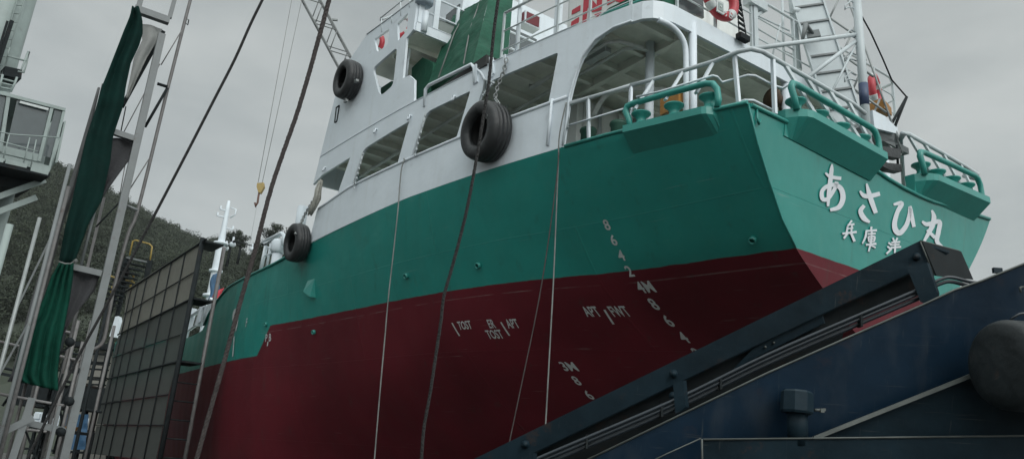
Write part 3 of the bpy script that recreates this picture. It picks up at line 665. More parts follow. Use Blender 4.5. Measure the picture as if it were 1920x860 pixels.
# ---- stern platform
mb = MB()
pa = PX((1658, 262), .1)
mb.box((pa.x + .2, pa.y - .05, pa.z - .02), (.5, 1.1, .10)); mb.prism([PX(q, .05) for q in ((1632, 232), (1650, 214), (1680, 242), (1690, 262), (1686, 268), (1640, 262))], (.3, 0, 0))
P_(mb, 'stern_platform', M['grey'])
mb = MB(); mb.prism([PX(q, -.02) for q in ((1636, 206), (1660, 218), (1682, 240), (1680, 250), (1640, 240))], (.06, 0, 0)); P_(mb, 'platform_side', M['white'])
for rowq in (((1633, 270), (1660, 275), (1690, 280), (1688, 297), (1660, 292), (1634, 284)), ((1640, 292), (1665, 305), (1691, 308), (1690, 322), (1668, 318), (1644, 306))):
    mb = MB(); mb.prism([PX(q, -.05) for q in rowq], (.12, 0, 0)); P_(mb, 'rubber_strip', M['rubber'])
mb = MB()
mb.tube([PX((1684, 320), .0), PX((1682, 272), .0)], .02, 6); P_(mb, 'strip_post', M['ink'])
# ================================================================ writing and marks on the hull
def textmesh(s, size):
    cu = bpy.data.curves.new('t', 'FONT'); cu.body = s; cu.size = size; cu.resolution_u = 3; cu.offset = .02
    ob = bpy.data.objects.new('t', cu); COL.objects.link(ob)
    dg = bpy.context.evaluated_depsgraph_get(); dg.update(); e = ob.evaluated_get(dg); me = e.to_mesh()
    vs = [v.co.copy() for v in me.vertices]; fs = [tuple(p.vertices) for p in me.polygons]
    e.to_mesh_clear(); bpy.data.objects.remove(ob); bpy.data.curves.remove(cu); return vs, fs
def on_hull(x, z, off=.010):
    e = .02; y = hully(x, z); n = V((-(hully(x+e, z)-hully(x-e, z))/(2*e), 1, -(hully(x, z+e)-hully(x, z-e))/(2*e))).normalized()
    return V((x, y, z)) + n * off
def hulltext(mb, s, x, z, h, cond=.85, bold=.012):
    vs, fs = textmesh(s, 1.0)
    H = .72; x0 = min(v.x for v in vs)
    mb.add([on_hull(x - (v.x - x0) * h / H * cond, z + v.y * h / H) for v in vs], fs)
mb = MB()
for k, s in enumerate(('8', '6', '4', '2', '4M', '8', '6', '4', '2')):
    z = 4.8 - .2 * k; hulltext(mb, s, 2.46, z - .065, .135, 1.05)
for k, s in enumerate(('3M', '8', '6', '4')): hulltext(mb, s, 4.40, 3.0 - .2*k - .06, .125, 1.05)
P_(mb, 'draft_marks', M['mark'], hull)
mb = MB()
def linemark(mb, q0, q1, w_):
    a_, b_ = PH(q0), PH(q1)
    n = 5; P = [on_hull(a_.x + (b_.x-a_.x)*i/n, a_.z + (b_.z-a_.z)*i/n, .012) for i in range(n+1)]
    vs = []
    for p in P: vs += [on_hull(p.x + w_/2, p.z, .012), on_hull(p.x - w_/2, p.z, .012)]
    mb.add(vs, [(2*i, 2*i+1, 2*i+3, 2*i+2) for i in range(n)])
for s, q in (('TOST', (862, 617)), ('ER', (919, 614)), ('APT', (954, 614)), ('TOST', (917, 634)), ('APT', (1101, 592)), ('FWT', (1152, 592))):
    p = PH(q); hulltext(mb, s, p.x, p.z, .13, .66)
for q0, q1 in (((848, 604), (862, 628)), ((939, 602), (955, 627)), ((1132, 578), (1149, 605))): linemark(mb, q0, q1, .03)
P_(mb, 'tank_marks', M['mark'], hull)
mb = MB()
linemark(mb, (440, 630), (437, 668), .10); linemark(mb, (447, 600), (443, 620), .09)
for q in ((461, 612),): p = PH(q); hulltext(mb, 'F', p.x, p.z, .22, .7)
p = PH((498, 640)); hulltext(mb, 'P', p.x, p.z, .18, .8); hulltext(mb, 'B', p.x - .17, p.z, .18, .8)
linemark(mb, (503, 640), (502, 648), .05)
p = PH((440, 590)); mb.add([on_hull(p.x + .17*cos(t*pi/6), p.z + .17*sin(t*pi/6), .012) for t in range(12)], [tuple(range(12))])
P_(mb, 'load_line_marks', M['mark'], hull)
# ship name and home port: raised brush lettering on the transom (traced in a 3.44x detail of the transom)
def zt(p): return (1500 + p[0]/3.44, 270 + p[1]/3.44)
lay = [0]
def brush(mb, pts, ws, th=.012):
    lay[0] += 1; off = .004 + .0007 * (lay[0] % 12)
    P = [V(p) for p in pts]; Q = []; W_ = []      # Catmull-Rom resample
    n = len(P)
    for i in range(n-1):
        p0, p1, p2, p3 = P[max(0, i-1)], P[i], P[i+1], P[min(n-1, i+2)]
        for k in range(6):
            t = k/6; Q.append(.5*((2*p1) + (p2-p0)*t + (2*p0-5*p1+4*p2-p3)*t*t + (3*p1-p0-3*p2+p3)*t**3)); W_.append(ws[i] + (ws[i+1]-ws[i])*t)
    Q.append(P[-1]); W_.append(ws[-1])
    m = len(Q); vs = []
    for o_ in (off + th, 0.0):
        for i in range(m):
            d = (Q[min(m-1, i+1)] - Q[max(0, i-1)]).normalized(); nn = V((-d.y, d.x)) * W_[i] * .58
            ext = -d*W_[i]*.22 if i == 0 else (d*W_[i]*.22 if i == m-1 else V((0, 0)))
            vs += [PT(zt(Q[i] + nn + ext), o_), PT(zt(Q[i] - nn + ext), o_)]
    fs = []; k = 2*m
    for i in range(m-1):
        a_ = 2*i
        fs += [(a_, a_+1, a_+3, a_+2), (a_, a_+2, k+a_+2, k+a_), (a_+1, k+a_+1, k+a_+3, a_+3)]
    fs += [(0, k, k+1, 1), (k-2, k-1, 2*k-1, 2*k-2)]
    mb.add(vs, fs)
names = [
 ([((165,187),(190,207),(225,217),(262,221)), (9,20,20,19)], [((207,131),(204,165),(196,235),(186,320),(181,398)), (8,22,25,24,13)],
  [((236,248),(222,292),(180,352),(146,352),(143,303),(180,270),(228,264),(266,290),(277,350),(252,405),(198,424)), (22,20,22,24,22,22,24,27,30,27,16)]),
 ([((388,304),(412,332),(452,335),(511,321)), (10,24,26,22)], [((430,256),(445,315),(464,375),(488,440)), (9,26,28,23)], [((412,399),(391,432),(412,477),(448,502)), (20,25,30,13)]),
 ([((606,389),(655,383),(628,440),(610,510),(618,556),(645,572),(685,525),(706,455),(710,404),(722,470),(735,530)), (12,27,24,27,31,29,25,22,17,24,19)],),
 ([((851,428),(864,470),(852,530),(803,622)), (10,27,28,15)], [((790,500),(822,517),(898,500),(893,565),(884,625),(918,662)), (12,24,25,26,25,13)], [((822,555),(868,600)), (15,20)]),
]
for k, (strokes) in enumerate(names):
    mb = MB()
    for pts, ws in strokes: brush(mb, pts, ws)
    P_(mb, 'name_letter', M['letter'], hull)
ports = [
 ([((333,494),(309,528)), (11,8)], [((309,522),(349,516)), (9,11)], [((308,526),(301,570)), (10,11)], [((336,520),(331,568)), (10,10)], [((303,546),(342,541)), (8,8)], [((276,577),(363,566)), (11,13)], [((303,580),(284,606)), (12,11)], [((332,578),(351,624)), (13,15)]),
 ([((461,535),(459,551)), (12,10)], [((426,560),(494,555)), (10,12)], [((428,562),(422,600),(403,640)), (11,12,7)], [((438,580),(486,576)), (9,10)], [((441,597),(444,626)), (9,9)], [((441,598),(481,596),(478,625)), (9,10,9)], [((443,612),(478,610)), (7,7)], [((444,628),(480,626)), (8,8)], [((427,649),(490,642)), (10,13)], [((463,566),(458,630),(443,690)), (11,12,9)], [((462,655),(486,666)), (8,10)]),
 ([((572,636),(590,650)), (10,12)], [((566,660),(582,674)), (10,12)], [((560,705),(590,676)), (12,9)], [((600,606),(608,626)), (10,10)], [((628,606),(618,624)), (11,9)], [((592,634),(644,630)), (9,10)], [((594,650),(640,646)), (9,9)], [((588,668),(650,662)), (10,11)], [((615,628),(612,700)), (11,10)]),
]
for strokes in ports:
    mb = MB()
    for pts, ws in strokes: brush(mb, pts, ws)
    P_(mb, 'home_port_letter', M['letter'], hull)
# scuppers, flap, corner lug
for q in ((763, 517), (898, 497), (1412, 448), (590, 622), (500, 608)):
    p = PH(q); o = on_hull(p.x, p.z, .0); n_ = (on_hull(p.x, p.z, .1) - o).normalized()
    mb = MB(); mb.lathe([(.035, -.02), (.05, -.02), (.05, .06), (.035, .06)], o, n_, 14, closed=True); P_(mb, 'scupper', M['green'], hull)
p = PH((582, 530)); q_ = PH((586, 560)); n_ = V((0, 1, 0))
mb = MB(); a_ = PH((590, 522)); b_ = PH((577, 526)); c_ = PH((578, 548)); d_ = PH((592, 558))
mb.add([a_, b_, c_ + n_*.12, d_ + n_*.14, a_ - n_*.03, b_ - n_*.03, c_ - n_*.03, d_ - n_*.03], [(0,1,2,3),(4,7,6,5),(0,4,5,1),(1,5,6,2),(2,6,7,3),(3,7,4,0)]); P_(mb, 'discharge_hood', M['green'], hull)
mb = MB(); p = PT((1420, 222), .03); mb.tube([p + V((0, 0, .12)), p, p + V((0, -.03, -.06)), p + V((0, -.06, -.0))], .014, 6); P_(mb, 'corner_lug', M['green'], hull)
# ================================================================ ship's fore part seen over the break of the deck
mb = MB()
def fm(q): return PY(q, 0.0)
b0 = fm((396, 556)); t0 = fm((428, 382)); xx = (b0.x + t0.x)/2
mb.tube([(xx, 0, 3.9), (xx, 0, 9.5), (xx, 0, 12.2), (xx, 0, 13.2), (xx, 0, 14.4), (xx, 0, 14.9)], .3, 14, rs=[.27, .25, .22, .15, .12, .08]); fmast = P_(mb, 'foremast', M['white'])
mb = MB()
for z, r in ((9.3, .45), (10.7, .36), (12.3, .4)): mb.lathe([(.2, z), (r, z), (r, z+.12), (.2, z+.12)], (xx, 0, 0), (0, 0, 1), 14)
P_(mb, 'mast_band', M['white'], fmast)
mb = MB()
for z, y in ((13.9, .5), (13.3, -.5), (14.3, .4)): mb.box((xx, y*.55, z), (.1, abs(y)*.8, .06)); mb.box((xx, y*.95, z+.1), (.1, .1, .2))
mb.tube([(xx-.1, -.2, 13.9), (xx-.3, -.4, 14.1), (xx-.3, -.4, 14.4), (xx-.1, -.15, 14.5)], .035, 6)
P_(mb, 'mast_lamp_bracket', M['white'], fmast)
for q in ((436, 458), (423, 465), (472, 467)):
    p = PY(q, -1.0 if q[0] < 450 else -5); mb = MB(); mb.lathe([(0, -.16), (.14, -.12), (.2, 0), (.14, .12), (0, .16)], p, (0, 0, 1), 12); mb.box(p + V((0, 0, .3)), (.1, .1, .3)); P_(mb, 'deck_floodlight', M['white'], fmast)
mb = MB()
mb.tube([PY((410, 470), -1.0), PY((440, 452), -1.0)], .07, 6); mb.tube([PY((440, 452), -1), PY((472, 460), -5)], .04, 6); P_(mb, 'lamp_arm', M['ink'], fmast)
for qs in (((345, 632), (356, 590)), ((352, 618), (362, 578)), ((372, 610), (385, 566)), ((383, 604), (393, 572)), ((391, 590), (401, 560))):
    mb = MB(); mb.bar(PY(qs[0], 4.5), PY(qs[1], 4.5), .22, .14, V((1, 0, 0))); P_(mb, 'waist_stanchion', M['white'])
mb = MB(); mb.tube([PY((346, 600), 4.5), PY((399, 566), 4.5)], .06, 6); mb.tube([PY((350, 622), 4.5), PY((392, 592), 4.5)], .04, 6); P_(mb, 'waist_rail', M['white'])
# white ladder gate, vent and rails at the forward end of the poop
mb = MB(); VY = 4.3
mb.tube([PY((488, 508), VY), PY((499, 462), VY), PY((494, 456), VY), PY((528, 437), VY), PY((533, 442), VY), PY((531, 460), VY)], .05, 6)
mb.tube([PY((500, 500), VY), PY((508, 456), VY)], .035, 6); mb.tube([PY((497, 480), VY), PY((515, 472), VY)], .03, 6); mb.tube([PY((501, 463), VY), PY((516, 468), VY)], .03, 6)
P_(mb, 'poop_gate_rail', M['white'])
mb = MB(); p = PY((519, 482), VY); mb.tube([p + V((0, 0, -.7)), p + V((0, 0, .15))], .13, 12); mb.lathe([(.15, .1), (.19, .18), (.19, .38), (.14, .45), (.02, .47)], p, (0, 0, 1), 14); P_(mb, 'ventilator', M['white'])
mb = MB(); p = PY((567, 395), 4.2); mb.tube([p + V((0, 0, -.9)), p + V((0, 0, .1))], .13, 12); P_(mb, 'sounding_pipe', M['white'])
# lashings down the window edges
for qs in (((680, 288), (676, 305), (668, 325), (664, 352)), ((797, 216), (793, 235), (784, 258), (778, 290)), ((925, 155), (910, 150), (906, 178))):
    mb = MB(); mb.tube([PS(q, .06) for q in qs], .022, 6)
    for k in range(8):
        t = k/7; a_ = PS(qs[0], .07).lerp(PS(qs[-1], .07), t); mb.box(a_, (.03, .03, .04))
    P_(mb, 'side_lashing', M['mast'])

# ================================================================ tyres hung as fenders
def chain(name, pts, mat_, parent=None, org=None, L_=.075, w_=.05, r=.012):
    mb = MB(); P = [V(p) for p in pts]; seg = []
    tot = sum((P[i+1]-P[i]).length for i in range(len(P)-1)); n = max(2, int(tot / (L_*.8)))
    def at(s):
        for i in range(len(P)-1):
            l = (P[i+1]-P[i]).length
            if s <= l: return P[i].lerp(P[i+1], s/l)
            s -= l
        return P[-1]
    for i in range(n):
        a_, b_ = at(tot*i/n), at(tot*(i+1)/n); d = (b_-a_).normalized(); u = d.cross(V((.3, .9, .2))).normalized(); v = d.cross(u); s = u if i % 2 else v; c = (a_+b_)/2
        mb.tube([c - d*L_*.55 + s*w_*.25, c - d*L_*.55 - s*w_*.25, c - d*L_*.3 - s*w_*.5, c + d*L_*.3 - s*w_*.5, c + d*L_*.55 - s*w_*.25, c + d*L_*.55 + s*w_*.25, c + d*L_*.3 + s*w_*.5, c - d*L_*.3 + s*w_*.5], r, 5, closed=True)
    return mb.build(name, mat_, parent, org)
def tyre_mesh(R, wd):
    h = wd/2; r = R*.50
    prof = [(r, h*.55), (r+R*.04, h*.8), (R*.62, h*.98), (R*.76, h*1.0), (R*.88, h*.93), (R*.95, h*.80), (R*.985, h*.5), (R*.985, h*.46), (R*.965, h*.44), (R*.965, h*.38), (R*.99, h*.36),
            (R, h*.1), (R*.98, h*.06), (R*.98, -h*.06), (R, -h*.1), (R*.99, -h*.36), (R*.965, -h*.38), (R*.965, -h*.44), (R*.985, -h*.46), (R*.985, -h*.5), (R*.95, -h*.8), (R*.88, -h*.93), (R*.76, -h), (R*.62, -h*.98), (r+R*.04, -h*.8), (r, -h*.55),
            (R*.60, -h*.5), (R*.80, -h*.6), (R*.88, -h*.4), (R*.9, 0), (R*.88, h*.4), (R*.80, h*.6), (R*.60, h*.5)]
    mb = MB(); mb.lathe(prof, (0, 0, 0), (0, 1, 0), 48, closed=True)
    return mb
for (q, R, wd, tilt, lab, ch) in (
    ((911, 247), .50, .42, .10, 'big black tyre hanging on a chain over the white bulwark amidships', ((950, 110), (944, 135), (932, 165), (928, 185), (936, 196))),
    ((652, 150), .45, .36, .05, 'black tyre fixed high on the front corner of the white bridge plating', None),
    ((557, 455), .44, .34, .08, 'black tyre hanging lowest on the green hull beside the ventilator', ((603, 345), (590, 372), (578, 392), (570, 405), (562, 424)))):
    c_ = PS(q, wd*.52); t_ = shipthing('tyre_fender', lab, 'tyre', c_, 'tyres hung as fenders on the ship')
    o = tyre_mesh(R, wd).build('tyre', M['rubber'], t_); o.rotation_euler = (-tilt, 0, .06)
    mb = MB()
    if ch is None:
        for a_, e in ((-.42, .12), (-1.55, .0)):
            v = V((cos(a_)*R*-1.0, -.02, sin(a_)*R)); mb.bar(v, v*1.22, .05, .05); mb.box(v*1.15, (.12, .06, .05))
        mb.build('tyre_bracket', M['galv'], t_)
        mb = MB(); mb.prism([(.02, .13, .5), (.55, .10, .1), (.52, .10, .0), (-.05, .13, .42)], (0, -.2, 0)); mb.build('tyre_hood', M['ink'], t_)
    else:
        pts = [PS(k, .05 if i < len(ch)-1 else wd*.5) - c_ for i, k in enumerate(ch)]
        chain('hanging_chain', pts, M['galv'], t_)
        v = V((-.27, .13, .15)); mb.box(v, (.12, .05, .09)); mb.tube([v + V((-.03, .03, 0)), v + V((-.06, .06, -.05)), v + V((-.1, .03, -.05))], .016, 6); mb.build('tyre_shackle', M['galv'], t_)
# rope bundle by the lowest tyre
c_ = PS((603, 345), .08); t_ = None
mb = MB(); pts = [PS((604, 338), .06), PS((599, 355), .09), PS((596, 372), .10), PS((588, 392), .10), PS((583, 404), .1)]
mb.tube(pts, .06, 8, rs=[.025, .05, .07, .045, .02])
for k in (-1, 1): mb.tube([p + V((.05*k, .05, 0)) for p in pts], .05, 6, rs=[.012, .035, .03, .04, .012])
o = mb.build('rag_bundle', mat('pale_rag_cloth', (.30, .30, .27), .9, var=.3, vscale=8, bump=.6, bscale=12), None, c_); place(o, Wd(c_), SHIP_R); tag(o, 'grey rag bundle tied round the chain at the front end of the white bulwark', 'rag')

# ================================================================ covered boat and covers on the upper deck
def cloth_patch(corners, nu, nv, amp, sc_, seed, bulge=0.0):
    A, B, C_, D_ = [V(c) for c in corners]; vs = []; n = (B-A).cross(D_-A).normalized()
    for j in range(nv+1):
        for i in range(nu+1):
            u, v = i/nu, j/nv; p = A.lerp(B, u).lerp(D_.lerp(C_, u), v)
            k = noise.noise(p*sc_ + V((seed, 0, 0)))*amp + noise.noise(p*sc_*2.7 + V((0, seed, 0)))*amp*.5
            e = min(1, 6*min(u, 1-u, v, 1-v) + .25)
            vs.append(p + n*(k*e + bulge*16*u*(1-u)*v*(1-v)))
    return vs, [(j*(nu+1)+i, j*(nu+1)+i+1, (j+1)*(nu+1)+i+1, (j+1)*(nu+1)+i) for j in range(nv) for i in range(nu)]
BL, BM, BR = PY((801, 163), 3.9), PY((886, 119), 3.85), PY((958, 108), 3.75)
TL, TM, TR = PY((849, 30), 3.1), PY((918, -8), 3.1), PY((966, -22), 3.1)
bo = BL.copy(); BR = PX((952, 116), BM.x); TR = PX((963, -22), TM.x); IN = BR - BM; INT = TR - TM
bt = shipthing('covered_boat', 'large green tarpaulin lashed over a boat on the upper deck beside the bridge', 'boat cover', bo)
mb = MB()
back = V((0, -.9, .12))
K_ = PY((904, 133), 3.8)
for cs, s in (((BL, BM, TM, TL), 1), ((BM, BR, TR, TM), 2), ((TL, TM, TR, TL + INT), 3), ((BL + IN, BL, TL, TL + INT), 5)):
    mb.add(*cloth_patch([p - bo for p in cs], 16, 16, .06, 2.2, s), True)
o = mb.build('tarpaulin', M['tarp'], bt, fix=False)
mb = MB(); mb.add(*cloth_patch([p - bo for p in (BM, BM.lerp(BR, .5), BM.lerp(BR, .5) + V((0, 0, -.12)), K_)], 10, 6, .05, 3, 9), True); mb.build('hanging_flap', M['tarp'], bt, fix=False)
mb = MB()
for qs in (((879, 24), (858, 65), (822, 146)), ((905, 4), (887, 60), (869, 120))):
    mb.tube([PY((qs[0]), 3.0) - bo + V((0, .06, .02)), PY(qs[1], 3.35) - bo + V((0, .08, 0)), PY(qs[2], 3.95) - bo], .014, 6)
mb.build('lashing_line', M['palerope'], bt)
mb = MB(); c0 = PY((790, 200), 3.75)
ct = shipthing('covered_drum', 'small green canvas cover standing in the dark recess under the bridge deck', 'canvas cover', c0)
pts = [PY(q, 3.75) - c0 for q in ((771, 205), (772, 128), (792, 108), (812, 118), (806, 195))]
mb.prism(pts, (0, -.7, 0)); ob = mb.build('canvas_cover', M['tarp'], ct)
c0 = PY((723, 170), 3.9); mb = MB(); mb.prism([PY(q, 3.9) - c0 for q in ((714, 177), (714, 165), (734, 152), (736, 164))], (0, -.3, 0))
o = mb.build('canvas_bundle', M['tarp'], None); place(o, Wd(c0), SHIP_R); tag(o, 'small green canvas bundle inside the rounded wheelhouse side opening', 'canvas bundle')

# ================================================================ lifebuoys
def lifebuoy(org, ax, R, lab, letters=False, squash=1.0):
    t_ = shipthing('lifebuoy', lab, 'lifebuoy', org, 'red and white lifebuoys on the ship')
    ax = V(ax).normalized(); u = ax.cross(V((0, 0, 1))).normalized(); w_ = V((0, 0, 1))
    n = 48; r = R*.2; Rm = R - r
    mb = MB(); mb.tube([(u*cos(2*pi*i/n) + w_*sin(2*pi*i/n))*Rm for i in range(n)], r, 12, closed=True); mb.build('ring', M['red'], t_)
    for a0 in (pi/4, 3*pi/4, 5*pi/4, 7*pi/4):
        mb = MB(); mb.tube([(u*cos(a0+k*.045) + w_*sin(a0+k*.045))*Rm for k in range(-4, 5)], r*1.04, 12); mb.build('white_band', M['mark'], t_)
    if letters:
        for gi, g in enumerate((names[0], names[1], names[2])):
            mb = MB(); cx0, cy0 = ((210, 270), (450, 380), (670, 480))[gi]
            a0 = -pi/2 + (gi-1)*.42; e1 = (u*cos(a0) + w_*sin(a0)); e2 = ax.cross(e1)
            if e2.dot(u) < 0: e2 = -e2
            sgn = 1
            for pts, ws in g:
                for i in range(len(pts)-1):
                    def f(p):
                        a_ = (p[0]-cx0)/150*.30*-1; b_ = (p[1]-cy0)/300*r*1.5
                        ee = u*cos(a0 - a_) + w_*sin(a0 - a_); return ee*(Rm + b_) + ax*(r + .004)
                    p, q = f(pts[i]), f(pts[i+1])
                    if (q-p).length > .002: mb.bar(p, q, .012, .006, ax)
            mb.build('lifebuoy_letter', M['mark'], t_)
    return t_
c_ = PX((1351, -4), 1.06); lifebuoy(c_, (-1, 0.0, -.05), .385, 'red lifebuoy with white bands hung on the upper deck rail above the stern', True)
mb = MB(); p = PX((1350, 14), .98); mb.box((0, 0, 0), (.02, .15, .2)); o = mb.build('light_case', M['mark'], None); place(o, Wd(p), SHIP_R); tag(o, 'small white lifebuoy light card inside the ring of the stern lifebuoy', 'lifebuoy light')
mb = MB(); mb.box((-.013, 0, 0), (.008, .1, .13)); oc = mb.build('card_face', M['crane'], o)
mb = MB(); mb.lathe([(.018, -.019), (.018, -.023), (.0, -.023)], (0, 0, 0), (1, 0, 0), 12); mb.build('card_emblem', M['mark'], o)
c_ = PX((1641, 172), 1.0); lifebuoy(c_, (.95, .32, 0), .34, 'red lifebuoy seen edge on behind the blue banded stern pole')
c_ = PS((752, 50), -.5); lifebuoy(c_, (-.6, 1, 0), .30, 'red lifebuoy hung behind the second opening of the bridge wing')
c_ = PS((703, 85), -.25); lifebuoy(c_, (-.3, 1, 0), .30, 'red lifebuoy at the foremost opening of the bridge wing')
mb = MB(); p = PX((1652, 212), .35); mb.box((0, 0, .06), (.22, .34, .14)); mb.box((0, 0, .15), (.18, .28, .05)); o = mb.build('orange_marker_box', M['orange'], None); place(o, Wd(p), SHIP_R + .2); tag(o, 'orange plastic box on the stern platform beside the pole', 'marker box')
# ================================================================ gangway stowed on end at the stern
g0, g1 = PY((1632, 372), -.35), PY((1503, -30), -.35); g1 = g0 + (g1 - g0)*1.25
gt = shipthing('stowed_gangway', 'grey ribbed gangway stowed on end against the stern rail', 'gangway', g0)
d = (g1 - g0); Lg = d.length; d.normalize(); wv_ = V((-.70, -.72, 0)); wv_ = (wv_ - d*wv_.dot(d)).normalized(); nv_ = d.cross(wv_)
Rg = Matrix((d, wv_, nv_)).transposed()
mb = MB(); mb.box(d*Lg/2, (Lg, .5, .03), Rg); mb.build('deck_panel', M['mast'], gt)
for s in (-1, 1):
    mb = MB(); mb.box(d*Lg/2 + wv_*.25*s, (Lg, .03, .09), Rg); mb.build('side_rail', M['mast'], gt)
mb = MB()
for k in range(int(Lg/.36)): mb.box(d*(.2 + k*.36), (.035, .48, .09), Rg)
mb.build('tread', M['grey'], gt)
mb = MB()
for s in (-1,):
    for k in (1.2, 2.0, 2.7, 3.5):
        for sg in (-1, 1): mb.tube([d*k + wv_*.27, d*(k + .55*sg) + wv_*.62 + nv_*.03*sg], .018, 6)
    mb.tube([d*.7 + wv_*.66, d*4.2 + wv_*.66], .016, 6)
mb.build('folding_handrail', M['galv'], gt)
mb = MB(); c1 = PY((1525, 65), -.1) - g0; mb.box(c1, (.14, .2, .06), Rg); mb.tube([c1, c1 + V((0, .2, .1)), c1 + V((0, .3, -.2))], .03, 6); mb.build('hinge_block', M['grey'], gt)
# dark poles and stay at the stern
p0 = PX((1654, 262), .1); mb = MB()
top = PX((1700, 182), .1)
for q in ((1657, 258), (1672, 252)): mb.tube([PX(q, .1) - p0, top - p0], .022, 6)
o = mb.build('strut_poles', M['ink'], None); place(o, Wd(p0), SHIP_R); tag(o, 'pair of thin dark struts leaning out from the stern platform', 'strut')
mb = MB(); mb.tube([top - p0, PX((1672, 150), .1) - p0, PX((1655, 110), .08) - p0, PX((1632, 60), .06) - p0, PX((1611, 22), .04) - p0], .012, 6)
o = mb.build('stay_wire', M['ink'], None); place(o, Wd(p0), SHIP_R); tag(o, 'thin stay wire bending from the strut tip up to the stern pole', 'wire')
# rope ladder hung at the upper deck rail
c_ = PX((1392, 40), 1.05); mb = MB()
A0, A1, B0, B1 = [PX(q, 1.05) - c_ for q in ((1381, -10), (1386, 66), (1388, 2), (1400, 72))]
mb.tube([A0, A1], .01, 5); mb.tube([B0, B1], .01, 5)
for k in range(8): mb.bar(A0.lerp(A1, k/7.3), B0.lerp(B1, k/7.3), .03, .025)
mb.box((A1+B1)/2 + V((0, 0, -.02)), (.1, .22, .09))
o = mb.build('rope_ladder', M['ink'], None); place(o, Wd(c_), SHIP_R); tag(o, 'dark rope ladder hanging beside the stern lifebuoy', 'rope ladder')
# flags near the foremast
for q, m_, lab in (((403, 530), 'bluesheet', 'blue signal flag hanging beside the foremast'), ((407, 562), 'flagred', 'red flag bundled under the blue flag by the foremast')):
    p = PY(q, 2.0); t_ = shipthing('flag', lab, 'flag', p)
    mb = MB(); hgt = 1.15; vs = []; fs = []
    for j in range(9):
        for i in range(7): vs.append(V((.05*sin(i*1.9+j*.5), -.2 + .06*i + .06*sin(j*.8), hgt*(.5 - j/8) - .04*i)))
    fs = [(j*7+i, j*7+i+1, (j+1)*7+i+1, (j+1)*7+i) for j in range(8) for i in range(6)]
    mb.add(vs, fs, True); ob = mb.build('flag_cloth', M[m_], t_, fix=False); md = ob.modifiers.new('s', 'SOLIDIFY'); md.thickness = .01
# ================================================================ ropes and wires
def wthing_mesh(mb, name, m, org, label, cat, group=None, rz=0.0):
    o = mb.build(name, m, None, org); place(o, org); return tag(o, label, cat, group)
def crom(P, k=5):
    P = [V(p) for p in P]; out = []; n = len(P)
    for i in range(n-1):
        p0, p1, p2, p3 = P[max(0, i-1)], P[i], P[i+1], P[min(n-1, i+2)]
        for j in range(k):
            t = j/k; out.append(.5*((2*p1) + (p2-p0)*t + (2*p0-5*p1+4*p2-p3)*t*t + (3*p1-p0-3*p2+p3)*t**3))
    return out + [P[-1]]
def cable(name, pts, r, m, label, cat, twist=0):
    mb = MB(); P = crom(pts)
    if twist:
        Q = []; 
        for i in range(len(P)-1):
            for j in range(4): Q.append(P[i].lerp(P[i+1], j/4))
        Q.append(P[-1]); s = 0
        for st in range(3):
            R = []; s = 0
            for i, p in enumerate(Q):
                d = (Q[min(len(Q)-1, i+1)] - Q[max(0, i-1)]).normalized(); u = d.cross(V((0, 0, 1)) if abs(d.z) < .9 else V((1, 0, 0))).normalized(); w_ = d.cross(u)
                if i: s += (Q[i]-Q[i-1]).length
                a_ = s*twist + st*2*pi/3; R.append(p + (u*cos(a_) + w_*sin(a_))*r*.3)
            mb.tube(R, r*.74, 6)
    else: mb.tube(P, r, 8)
    return wthing_mesh(mb, name, m, P[-1], label, cat)
D_ = 6.2
cable('mooring_rope', [WD(q, D_) for q in ((505, -30), (492, 0), (470, 45), (440, 112), (400, 190), (360, 268), (320, 345), (285, 412), (225, 525), (150, 662), (78, 805), (50, 862), (30, 905))], .0115, M['rope'], 'long dark rope slanting down across the scaffold tower on the left', 'rope')
cable('hoist_rope', [WD(q, 6.0) for q in ((625, -30), (617, 0), (601, 60), (561, 200), (511, 345), (478, 470), (450, 568), (425, 660), (396, 762), (368, 862), (355, 910))], .0185, M['brownrope'], 'thick reddish brown rope passing in front of the sky left of the white bridge', 'rope', 60)
cable('hoist_rope', [WD(q, 5.6) for q in ((937, -30), (934, 0), (926, 60), (917, 150), (907, 215), (893, 300), (878, 380), (864, 440), (845, 510), (832, 556), (827, 600), (818, 660), (806, 740), (795, 800), (790, 862), (786, 900))], .0125, M['rope'], 'black rope hanging in front of the tyre amidships and the red hull', 'rope', 70)
yq = PS((756, 298)).y + .06
cable('hanging_line', [Wd(p) for p in (PS((756, 298), -.05), PS((758, 300), .05))] + [Wd(PY(q, yq)) for q in ((752, 322), (746, 395), (738, 470), (728, 560), (721, 640), (712, 740), (702, 862), (697, 930))], .0125, M['palerope'], 'grey line hung from the bulwark rail between the second and third openings', 'line')
yq = PS((1056, 200)).y + .07
cable('hanging_line', [Wd(PY(q, yq)) for q in ((1062, 192), (1054, 225), (1048, 262), (1047, 300), (1043, 400), (1038, 520), (1031, 650), (1023, 795), (1018, 880))], .0105, M['palerope'], 'pale line hanging straight down from the white post at the end of the bulwark', 'line')
cable('hanging_line', [Wd(PY(q, yq + .1)) for q in ((1048, 285), (1042, 350), (1024, 480), (1005, 590), (980, 710), (956, 824), (942, 890))], .009, M['brownrope'], 'thin brown line slanting from the white post to the blue boom', 'line')

